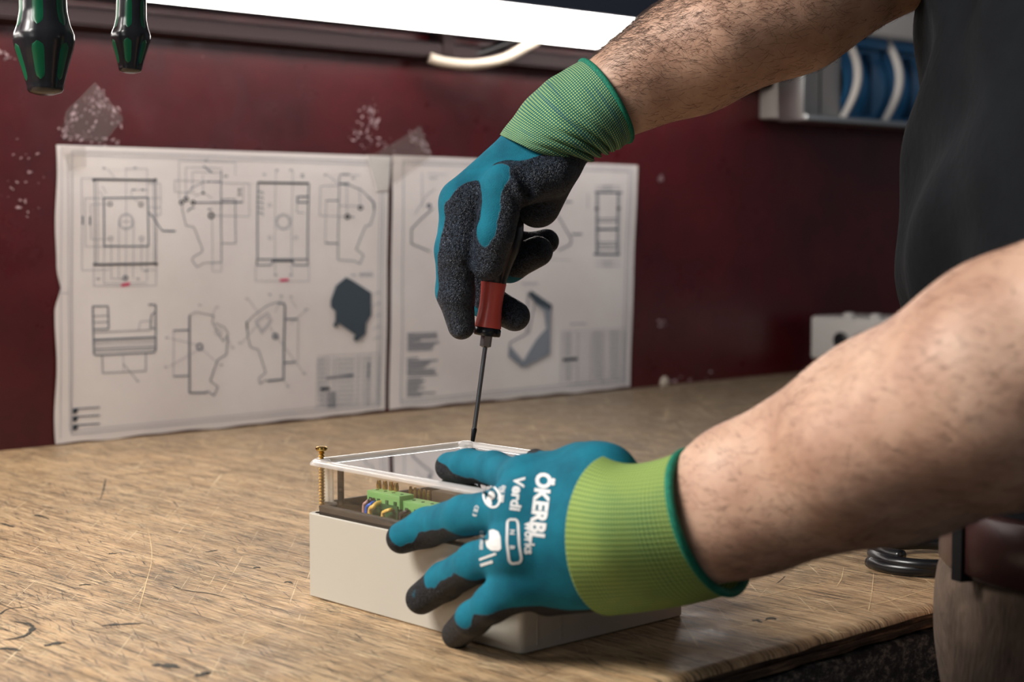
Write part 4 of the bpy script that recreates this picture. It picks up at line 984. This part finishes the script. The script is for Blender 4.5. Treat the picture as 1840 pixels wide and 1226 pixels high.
coatR = make_coat([cb(palmR[0], cv(-.5, .85, .1), cv(-.5, .85, .1), -.3, -.3), cb(palmR[1], cv(-.55, .8, .1), cv(-.6, .75, .15), -.28, .62), cb(palmR[2], dUL, dL, -.4, .2), cb(palmR[3], dUL, dL, -.2, .0), cb(palmR[4], dUL, dL, -.1, .0), cb(palmR[5], dUL, dUL, 2, 2),
                   cb(thumbR[0], cv(-.6, .8, .1), cv(-.7, .6, .4), .75, .62), cb(thumbR[1], cv(-.45, .1, .9), cv(-.45, 0, .9), .66, .90), cb(thumbR[2], cv(-.42, .05, .92), cv(-.35, .1, .94), .90, 1.25),
                   cb(indexR[0], cv(-.9, .35, .0), dL, .50, .86), cb(indexR[1], dL, dL, .88, .96), cb(indexR[2], dL, dL, .9, 1.6),
                   cb(midR[0], dL, dL, .3, .3), cb(midR[1], dL, dD, .3, .5), cb(midR[2], dD, dD, .7, 1.6),
                   cb(ringR[0], dL, dD, .3, .3), cb(ringR[1], dD, dD, .4, .5), cb(ringR[2], cv(-.1, -1, -.3), cv(-.1, -1, -.3), .45, 1.4),
                   cb(pinkR[0], dL, dD, .3, .3), cb(pinkR[1], dD, dD, .4, .5), cb(pinkR[2], cv(0, -1, -.4), cv(0, -1, -.4), .8, 1.6)])
foldsR = [(J(936, 312, 1.050), J(950, 345, 1.056), .0036, 0, .0060), (J(950, 345, 1.056), J(938, 372, 1.062), .0032, 0, .0045), (J(914, 338, 1.045), J(932, 368, 1.052), .0022, 0, .0030), (J(924, 318, 1.045), J(940, 362, 1.054), .0020, 0, -.0022),
          (J(950, 372, 1.060), J(985, 362, 1.064), .0020, 0, .0020), (J(962, 318, 1.052), J(985, 345, 1.058), .0020, 0, .0012), (J(893, 352, 1.042), J(918, 348, 1.044), .002, 0, .0012)]
gR = build_glove('right_glove', palmR, [thumbR, indexR, midR, ringR, pinkR], .010, .006, GLOVE_R, person, coatR, folds=foldsR)
tag(gR, 'teal glove with crinkled black coating on the right hand')

# ---- left glove
def onx(x, y, X):
    r = ray(x, y); t = (X - CAM[0]) / r[0]; return (x, y, t)
XF = X0 - .0115
palmL = [((1150, 955, .858), (1075, 950, .860), 88, 96),
         ((1100, 888, .862), (945, 868, .885), 50, 38), ((1095, 925, .858), (935, 915, .868), 56, 42), ((1095, 975, .858), (925, 985, .862), 58, 42), ((1100, 1020, .862), (930, 1050, .868), 54, 40),
         ((1090, 1040, .862), (985, 1065, .882), 45, 42), ((1060, 850, .865), (960, 862, .89), 45, 34)]
thumbL = [((1090, 850, .860), (1045, 838, .885), 52, 42), ((1045, 838, .885), (985, 838, .930), 40, 26), ((985, 838, .930), (962, 826, .975), 24, 20)]
indexL = [((945, 866, .885), (888, 843, .925), 36, 31), ((888, 843, .925), (840, 838, .948), 31, 30), ((840, 838, .948), (808, 839, .962), 30, 27)]
m3 = onx(722, 967, XF); m2 = onx(762, 948, XF - .003)
midL = [((935, 912, .868), (835, 928, .905), 42, 37), ((835, 928, .905), (768, 948, .945), 37, 35), ((768, 948, .945), m3, 35, 29)]
r3 = onx(757, 1076, XF)
ringL = [((925, 982, .862), (855, 1012, .890), 40, 36), ((855, 1012, .890), (800, 1045, .925), 36, 34), ((800, 1045, .925), r3, 34, 29)]
p3 = onx(820, 1140, XF)
pinkL = [((930, 1050, .868), (885, 1085, .872), 38, 34), ((885, 1085, .872), (850, 1112, .885), 33, 30), ((850, 1112, .885), p3, 31, 27)]
bC = cv(0, .25, 1); fU = cv(.05, .72, .7); fT = cv(-.1, .9, .45)
coatL = make_coat([cb(palmL[0], bC, bC, -9, -9), cb(palmL[1], bC, fU, -.6, -.4), cb(palmL[2], bC, bC, -.9, -.5), cb(palmL[3], bC, bC, -.9, -.5), cb(palmL[4], cv(0, .5, .87), fU, -.45, -.3), cb(palmL[5], cv(0, .7, .7), cv(0, .75, .65), -.15, .05), cb(palmL[6], bC, bC, -.9, -.6),
                   cb(thumbL[0], cv(0, .8, .6), cv(0, .8, .6), -.7, -.6), cb(thumbL[1], cv(0, .8, .6), cv(0, .8, .6), -.5, -.2), cb(thumbL[2], cv(0, .8, .6), cv(0, .8, .6), 0, 1.5),
                   cb(indexL[0], fU, fU, -.45, -.3), cb(indexL[1], fU, fU, -.25, -.05), cb(indexL[2], cv(.2, .8, .4), cv(.3, .75, .3), -.05, .25),
                   cb(midL[0], fU, cv(0, .7, .72), -.4, -.2), cb(midL[1], cv(0, .7, .72), cv(.2, .7, .7), -.05, .15), cb(midL[2], cv(.3, .65, .7), cv(.3, .6, .7), .15, .35),
                   cb(ringL[0], fU, fU, -.4, -.1), cb(ringL[1], cv(0, .72, .7), cv(.2, .65, .7), .0, .2), cb(ringL[2], cv(.3, .6, .7), cv(.3, .5, .75), .15, .40),
                   cb(pinkL[0], cv(-.1, .8, .6), cv(-.3, .75, .6), .0, .3), cb(pinkL[1], cv(-.35, .7, .6), cv(-.3, .6, .7), .45, .55), cb(pinkL[2], cv(-.1, .6, .75), cv(.2, .55, .75), .4, .5)])
foldsL = [((770, 915, .90), (778, 955, .905), .0012, 0, .0006), ((832, 815, .92), (826, 850, .925), .0012, 0, .0006), ((815, 1015, .88), (835, 1050, .88), .0014, 0, .0008)]
gL = build_glove('left_glove', palmL, [thumbL, indexL, midL, ringL, pinkL], .016, .009, GLOVE_L, person, coatL, folds=foldsL)
tag(gL, 'teal glove with smooth black palm and white print on the left hand')

# ---- cuffs: rings given as (top px, bottom px, near-side px) with depths
def cuff(name, rings, mat, parent, label, hem_r, n=96, sub=14, fold=None):
    Rg = []
    for tp, bt, nr in rings:
        T_, B_, N_ = at(*tp), at(*bt), at(*nr); c = (T_ + B_) / 2; Rg.append(np.concatenate([c, (T_ - B_) / 2, N_ - c]))
    C_ = catmull(Rg, sub); m = len(C_); vs = []; uv = []
    for i in range(m):
        c, V_, N_ = C_[i][:3], C_[i][3:6], C_[i][6:]
        for k in range(n):
            th = 2 * math.pi * k / n; d_ = V_ * math.cos(th) + N_ * math.sin(th); p = c + d_
            if fold: p = p + d_ / np.linalg.norm(d_) * fold(i / (m - 1), th)
            vs.append(p)
    fs = [(i * n + k, (i + 1) * n + k, (i + 1) * n + (k + 1) % n, i * n + (k + 1) % n) for i in range(m - 1) for k in range(n)]
    o = mesh_obj(name, vs, fs, mat, parent, True); tag(o, label)
    uvl = o.data.uv_layers.new(name='UVMap')
    for pi, poly in enumerate(o.data.polygons):
        i, k = divmod(pi, n)
        for li, (a, b) in zip(poly.loop_indices, ((i, k), (i + 1, k), (i + 1, k + 1), (i, k + 1))): uvl.data[li].uv = (b / n, a / (m - 1))
    md = o.modifiers.new('thick', 'SOLIDIFY'); md.thickness = .0008; md.offset = -1
    last = np.array(vs[(m - 1) * n:]); 
    h = tube('hem', last[::1], hem_r, HEM, o, 10, True, 3, rib=lambda i: 1 + .10 * (i % 2)); tag(h, 'dark green rolled hem')
    return o
def foldR(v, th):
    # bunched creases at the inside of the wrist (lower side), flat elsewhere
    s = math.cos(th); wgt = max(0, -s * .75 + .50 * math.sin(th)) ** 1.1
    env = math.exp(-((v - .40) / .30) ** 2)
    return wgt * env * (.0085 * abs(math.sin(v * 24 + .9 * math.sin(th * 2) + 1.2 * math.cos(th))) - .005) + .0005 * math.sin(v * 23 + th * 3) * env
cR = cuff('right_cuff', [((900, 243, 1.115), (1026, 300, 1.128), (962, 272, 1.085)), ((926, 208, 1.118), (1058, 285, 1.13), (998, 256, 1.084)), ((968, 162, 1.122), (1082, 270, 1.132), (1040, 232, 1.088)),
                         ((1012, 130, 1.126), (1106, 266, 1.134), (1078, 206, 1.092)), ((1046, 110, 1.128), (1130, 253, 1.134), (1108, 176, 1.096))], KNIT_R, gR, 'green and yellow knit cuff bunched at the wrist', .0020, fold=foldR)
cL = cuff('left_cuff', [((1112, 822, .862), (1088, 1104, .868), (1018, 945, .824)), ((1140, 838, .858), (1150, 1097, .862), (1075, 950, .812)), ((1185, 832, .852), (1225, 1086, .855), (1135, 950, .806)),
                        ((1236, 812, .845), (1316, 1066, .846), (1214, 945, .800))], KNIT_L, gL, 'lime green knit cuff', .0022)

# ---- print on the left glove
bv = BVHTree.FromPolygons([v.co[:] for v in gL.data.vertices], [p.vertices[:] for p in gL.data.polygons])
def project_px(x, y):
    r = Vector(ray(x, y)).normalized(); h = bv.ray_cast(Vector(CAM), r)
    if h[0] is None: return Vector(at(x, y, .86))
    return h[0] + h[1] * .00035 if h[1].dot(r) < 0 else h[0] - r * .0004
def print_text(txt, x, y, size, ang, name='print', sx=1.0, bold=.0):
    cu = bpy.data.curves.new('t', 'FONT'); cu.body = txt; cu.size = 1; cu.offset = bold; cu.resolution_u = 3
    to = bpy.data.objects.new('t', cu); COL.objects.link(to); bpy.context.view_layer.update()
    me = bpy.data.meshes.new_from_object(to.evaluated_get(bpy.context.evaluated_depsgraph_get()))
    bpy.data.objects.remove(to)
    bm = bmesh.new(); bm.from_mesh(me); bmesh.ops.triangulate(bm, faces=bm.faces)
    bmesh.ops.subdivide_edges(bm, edges=[e for e in bm.edges if e.calc_length() > .18], cuts=2); bmesh.ops.triangulate(bm, faces=bm.faces)
    ca, sa = math.cos(math.radians(ang)), math.sin(math.radians(ang))
    for v in bm.verts:
        a, b = v.co.x * size * sx, v.co.y * size
        v.co = project_px(x + a * ca + b * sa, y + a * sa - b * ca)
    me = bpy.data.meshes.new(name); bm.to_mesh(me); bm.free(); me.materials.append(PRINT)
    o = link(bpy.data.objects.new(name, me), gL); return o
def print_poly(pts, wd, name='print_line', closed=True):
    pts = [np.array(p, float) for p in pts]; V, Fc = [], []
    if closed: pts = pts + [pts[0]]
    for a, b in zip(pts, pts[1:]):
        L = np.linalg.norm(b - a); n = max(1, int(L / 5)); t = (b - a) / (L + 1e-6); nn = np.array([-t[1], t[0]]) * wd / 2; s0 = len(V)
        for i in range(n + 1):
            c = a + (b - a) * i / n; V.append(project_px(*(c + nn))); V.append(project_px(*(c - nn)))
        Fc += [(s0 + 2 * i, s0 + 2 * i + 1, s0 + 2 * i + 3, s0 + 2 * i + 2) for i in range(n)]
    return mesh_obj(name, V, Fc, PRINT, gL)
def print_fill(pts, name):
    c = np.mean(pts, 0); V = [project_px(*c)]; k = len(pts)
    for f in (.5, 1): V += [project_px(*(c + (np.array(p) - c) * f)) for p in pts]
    Fc = [(0, 1 + i, 1 + (i + 1) % k) for i in range(k)] + [(1 + i, 1 + k + i, 1 + k + (i + 1) % k, 1 + (i + 1) % k) for i in range(k)]
    return mesh_obj(name, V, Fc, PRINT, gL)
tag(print_text('\u00d6KERBL', 966, 849, 38, 97, 'lettering', .90, .045), 'white printed lettering, large word')
print_text('works', 944, 938, 25, 91, 'lettering', .92, .03)
print_text('Verdi', 925, 857, 27, 98, 'lettering', 1.02, .035)
print_text('EN 388', 903, 873, 9, 98, 'lettering', 1.1, .02); print_text('LEVEL', 898, 876, 8, 98, 'lettering', 1.1, .02)
print_text('CE 3', 855, 908, 10, 106, 'lettering', 1.0, .02)
ell = [(884 + 14.5 * math.cos(t) + 3 * math.sin(t), 893 + 19 * math.sin(t)) for t in np.linspace(0, 2 * math.pi, 25)[:-1]]
print_poly(ell, 3.6, 'print_ring')
print_fill([(884 + 6.5 * math.cos(t), 891 + 8 * math.sin(t)) for t in np.linspace(0, 2 * math.pi, 13)[:-1]], 'print_head'); print_fill([(876, 893), (883, 896), (885, 908), (878, 909), (874, 902)], 'print_neck')
print_poly([(912, 938), (916, 934), (928, 934), (931, 940), (933, 980), (937, 1004), (934, 1011), (920, 1013), (915, 1008), (911, 975)], 4.2, 'print_frame')
print_text('N', 917, 952, 12, 93, 'lettering', 1, .03); print_text('B', 917, 980, 12, 97, 'lettering', 1, .03)
print_fill([(887, 952), (896, 956), (900, 966), (901, 986), (897, 990), (884, 990), (876, 984), (872, 972), (874, 960), (880, 954)], 'print_shield')
print_text('CUT FREE', 863, 953, 8.5, 90, 'lettering', .95, .02)
print_poly([(862, 1006), (892, 995)], 4, 'print_line', False); print_poly([(864, 1016), (886, 1009)], 5, 'print_line', False)

# ------------------------------------------------------------------ body, shirt, trousers
rS = at(2080, -330, 1.22); lS = at(2260, 160, .93)
rE = (1690, -150, 1.17); lE = (2010, 600, .705)
body_c = [
    ((1090, 180, 1.130), (1245, 98, 1.138), 77, 103), ((1245, 98, 1.138), (1420, 5, 1.145), 103, 124), ((1420, 5, 1.145), (1600, -105, 1.155), 124, 122), ((1600, -105, 1.155), (1720, -165, 1.17), 122, 118),
    ((1720, -165, 1.17), (2080, -330, 1.22), 118, 140),
    ((1262, 940, .836), (1340, 898, .826), 112, 132), ((1340, 898, .826), (1600, 789, .775), 132, 182), ((1600, 789, .775), (1840, 680, .725), 182, 222), ((1840, 680, .725), (2010, 600, .700), 222, 215), ((2010, 600, .700), (2260, 160, .93), 200, 170)]
Lp_, Hp_ = [], []
F0 = Field(np.array([A3(c[i]) for c in body_c for i in (0, 1)]).min(0) - .12, np.array([A3(c[i]) for c in body_c for i in (0, 1)]).max(0) + np.array([.16, .12, .12]), .0038)
for a, b, ra, rb in body_c: F0.cone(A3(a), A3(b), rp(ra, a[2]), rp(rb, b[2]), .012)
# muscle and wrist bone relief on the forearms
for a, b, ra, rb in (((1150, 120, 1.12), (1190, 90, 1.12), 50, 52), ((1300, 60, 1.115), (1500, -40, 1.13), 84, 88), ((1540, 815, .75), (1760, 700, .71), 118, 150)): F0.cone(A3(a), A3(b), rp(ra, a[2]), rp(rb, b[2]), .02)
chest = [(at(2230, 300, 1.00), at(2240, -120, 1.16)), ]
pel = at(2060, 985, .98)
ch = (rS + lS) / 2
F0.cone(rS, lS, .058, .058, .04); F0.cone(ch - ZZ * .02, pel, .10, .11, .05)
P, Fc = F0.mesh(); body, P = np_mesh('body', P, Fc, SKIN, person, 3)
tag(body, 'bare hairy forearms')
# hair
me = body.data; n_v = len(me.vertices); co = np.zeros(n_v * 3, np.float32); nm = np.zeros(n_v * 3, np.float32)
me.vertices.foreach_get('co', co); me.vertices.foreach_get('normal', nm); co = co.reshape(-1, 3).astype(float); nm = nm.reshape(-1, 3).astype(float)
def hair(name, p0, p1, rmax, N, ln, rad, seed, label, bias=None):
    g_ = np.random.default_rng(seed); p0, p1 = np.array(p0), np.array(p1)
    t, c, dist = seg_info(co, p0, p1); tt = ((co - p0) @ (p1 - p0)) / ((p1 - p0) @ (p1 - p0))
    ok = (dist < rmax) & (tt > .02) & (tt < 1.0) & (((CAM - co) * nm).sum(1) > -.25 * np.linalg.norm(CAM - co, axis=1))
    idx = np.argwhere(ok)[:, 0]; pr = np.ones(len(idx))
    if bias is not None: pr = np.clip(.55 + (nm[idx] @ bias), .12, None)
    pick = g_.choice(idx, N, p=pr / pr.sum()); ax = (p0 - p1) / np.linalg.norm(p1 - p0)
    V = []; Fh_ = []
    for i in pick:
        n_ = nm[i]; tang = ax - n_ * (ax @ n_); tang /= np.linalg.norm(tang); side = np.cross(n_, tang)
        an = g_.normal(.55, .45) ; d_ = tang * math.cos(an) - side * math.sin(an)
        s_ = co[i] + g_.normal(0, .0016, 3) * 1.0; s_ = s_ - n_ * ((s_ - co[i]) @ n_) ; L = ln * g_.uniform(.45, 1.25); curl = g_.normal(0, .5); up = g_.uniform(.15, .6)
        b = len(V); px = []
        for k in range(5):
            u = k / 4; p = s_ + d_ * L * u + np.cross(n_, d_) * L * curl * u * u * .4 + n_ * (L * up * u * (1.15 - u) - .0003)
            r_ = rad * (1 - .75 * u); e2 = np.cross(d_, n_)
            V += [p + n_ * r_, p - n_ * r_ * .5 + e2 * r_ * .87, p - n_ * r_ * .5 - e2 * r_ * .87]
        for k in range(4):
            for j in range(3): Fh_.append((b + 3 * k + j, b + 3 * k + (j + 1) % 3, b + 3 * k + 3 + (j + 1) % 3, b + 3 * k + 3 + j))
    o = mesh_obj(name, V, Fh_, HAIR, body, True); tag(o, label, kind='stuff')
hair('arm_hair', A3((1096, 178, 1.13)), A3((1700, -150, 1.165)), .075, 9500, .0100, .00010, 3, 'dark hair on the raised forearm', cv(-.4, .8, .3))
hair('arm_hair', A3((1290, 930, .83)), A3((1960, 625, .71)), .10, 1900, .009, .00008, 4, 'dark hair on the near forearm', cv(0, -.2, .9))

# shirt with short sleeves
Fs = Field(np.minimum(rS, lS) - .34, np.maximum(rS, lS) + np.array([.3, .3, .26]), .0055)
lo_z = pel[2]
sh = []
def fr(lat, z, D): return CAM * np.array([1, 1, 0]) + D * FH + lat * RT + ZZ * (Z0 + z)
for (l1, z1, D1), (l2, z2, D2), ra, rb in (
        ((.372, .09, .905), (.398, .24, .98), .105, .118), ((.398, .24, .98), (.415, .42, 1.02), .118, .125),
        ((.410, .09, .99), (.392, .22, 1.09), .105, .115), ((.392, .22, 1.09), (.405, .44, 1.14), .115, .120),
        ((.45, .09, .95), (.49, .42, 1.08), .11, .14), ((.47, .42, 1.08), (.50, .55, 1.08), .12, .055)):
    Fs.cone(fr(l1, z1, D1), fr(l2, z2, D2), ra, rb, .06)
Fs.cone(rS, rS * .45 + A3(rE) * .55, .082, .070, .05); Fs.cone(lS, lS * .5 + A3(lE) * .5, .080, .072, .05); Fs.cone(rS, lS, .075, .075, .06)
X_, Y_, Z_ = Fs.grid([0, 0, 0], Fs.n)
lat_ = X_ * RT[0] + Y_ * RT[1]; dep = X_ * FH[0] + Y_ * FH[1]
Fs.V += (.0045 * np.sin(dep * 62 + 1.5 * np.sin(Z_ * 17)) * np.sin(Z_ * 9 + lat_ * 30) + .003 * np.sin(Z_ * 55 + dep * 30 + lat_ * 22)).astype(np.float32)
# cut open at the waist
Fs.V = np.maximum(Fs.V, (Z0 + .070 - Z_).astype(np.float32))
P, Fc = Fs.mesh(); shirt, _ = np_mesh('shirt', P, Fc, SHIRT, person, 2); tag(shirt, 'dark grey-black short sleeved shirt')
# trousers
Ft = Field(fr(.1, 0, .6) * [1, 1, 0] + ZZ * 0 - [.1, .25, 0], fr(.6, 0, 1.2) * [1, 1, 0] + [.25, .25, Z0 + .08], .007)
for (l1, z1, D1), (l2, z2, D2), ra, rb in (
        ((.352, .06, .890), (.352, -.12, .885), .108, .112), ((.400, .06, .960), (.400, -.12, .960), .105, .110),
        ((.450, .06, .980), (.43, -.12, .995), .10, .10),
        ((.352, -.12, .885), (.350, -.48, .86), .102, .075), ((.350, -.48, .86), (.37, -.82, .84), .072, .058),
        ((.430, -.12, .995), (.44, -.48, 1.0), .10, .075), ((.44, -.48, 1.0), (.45, -.82, .99), .072, .058)):
    Ft.cone(fr(l1, z1, D1), fr(l2, z2, D2), ra, rb, .03)
X_, Y_, Z_ = Ft.grid([0, 0, 0], Ft.n); dep = X_ * FH[0] + Y_ * FH[1]
Ft.V += (.006 * np.sin(dep * 55 + 4 * Z_) * np.sin(Z_ * 13 + dep * 9) + .003 * np.sin(Z_ * 47 + dep * 40)).astype(np.float32)
Ft.V = np.maximum(Ft.V, (Z_ - Z0 - .052).astype(np.float32)); Ft.V = np.maximum(Ft.V, (.06 - Z_).astype(np.float32))
P, Fc = Ft.mesh(); tro, _ = np_mesh('trousers', P, Fc, TROUSER, person, 2); tag(tro, 'brown work trousers with a slack waist')
# belt and loop
bp = []
circ_ = [((.352, .890), .111), ((.400, .960), .108), ((.450, .980), .103)]
for i in range(32):
    th = 2 * math.pi * i / 32; nx, ny = math.cos(th), math.sin(th)
    (cl, cD), r_ = max(circ_, key=lambda q: q[0][0] * nx + q[0][1] * ny + q[1]); bp.append(fr(cl + nx * r_, .066, cD + ny * r_))
n = len(bp); bc = catmull(bp, 3, True); V = []; Fb = []
cen = bc.mean(0)
for p in bc:
    o_ = (p - cen) / np.linalg.norm(p - cen)
    for dr, dzz in ((0, -.019), (.003, -.016), (.003, .016), (0, .019), (-.002, 0)): V.append(p + o_ * dr + ZZ * dzz)
m = len(bc)
for i in range(m):
    for k in range(5): Fb.append((5 * i + k, 5 * ((i + 1) % m) + k, 5 * ((i + 1) % m) + (k + 1) % 5, 5 * i + (k + 1) % 5))
tag(mesh_obj('belt', V, Fb, LEATHER, person, True), 'brown leather belt')
for i in (51, 60):
    p = bc[i]; o_ = (p - cen) / np.linalg.norm(p - cen); tg = np.cross(ZZ, o_)
    V = [p + o_ * a + tg * b + ZZ * c for a in (-.002, .006) for b in (-.004, .004) for c in (-.021, .021)]
    mesh_obj('belt_loop', V, [(0, 1, 3, 2), (4, 6, 7, 5), (0, 4, 5, 1), (2, 3, 7, 6), (0, 2, 6, 4), (1, 5, 7, 3)], BLACKPL, person)
# shoes
for l1, D1 in ((.37, .84), (.45, .99)):
    a = fr(l1, 0, D1); a[2] = 0
    f_ = np.array([-.05, .99, 0])
    Fq = Field(a - [.12, .16, .0], a + [.12, .26, .14], .006)
    Fq.cone(a + [0, -.05, .045], a + f_ * .16 + [0, 0, .036], .040, .034, .02); Fq.cone(a + [0, -.03, .05], a + [0, -.02, .10], .045, .045, .02)
    X_, Y_, Z_ = Fq.grid([0, 0, 0], Fq.n); Fq.V = np.maximum(Fq.V, (.004 - Z_ + 0 * X_ + 0 * Y_).astype(np.float32))
    P, Fc = Fq.mesh(); np_mesh('shoe', P, Fc, BLACKPL, person, 2)
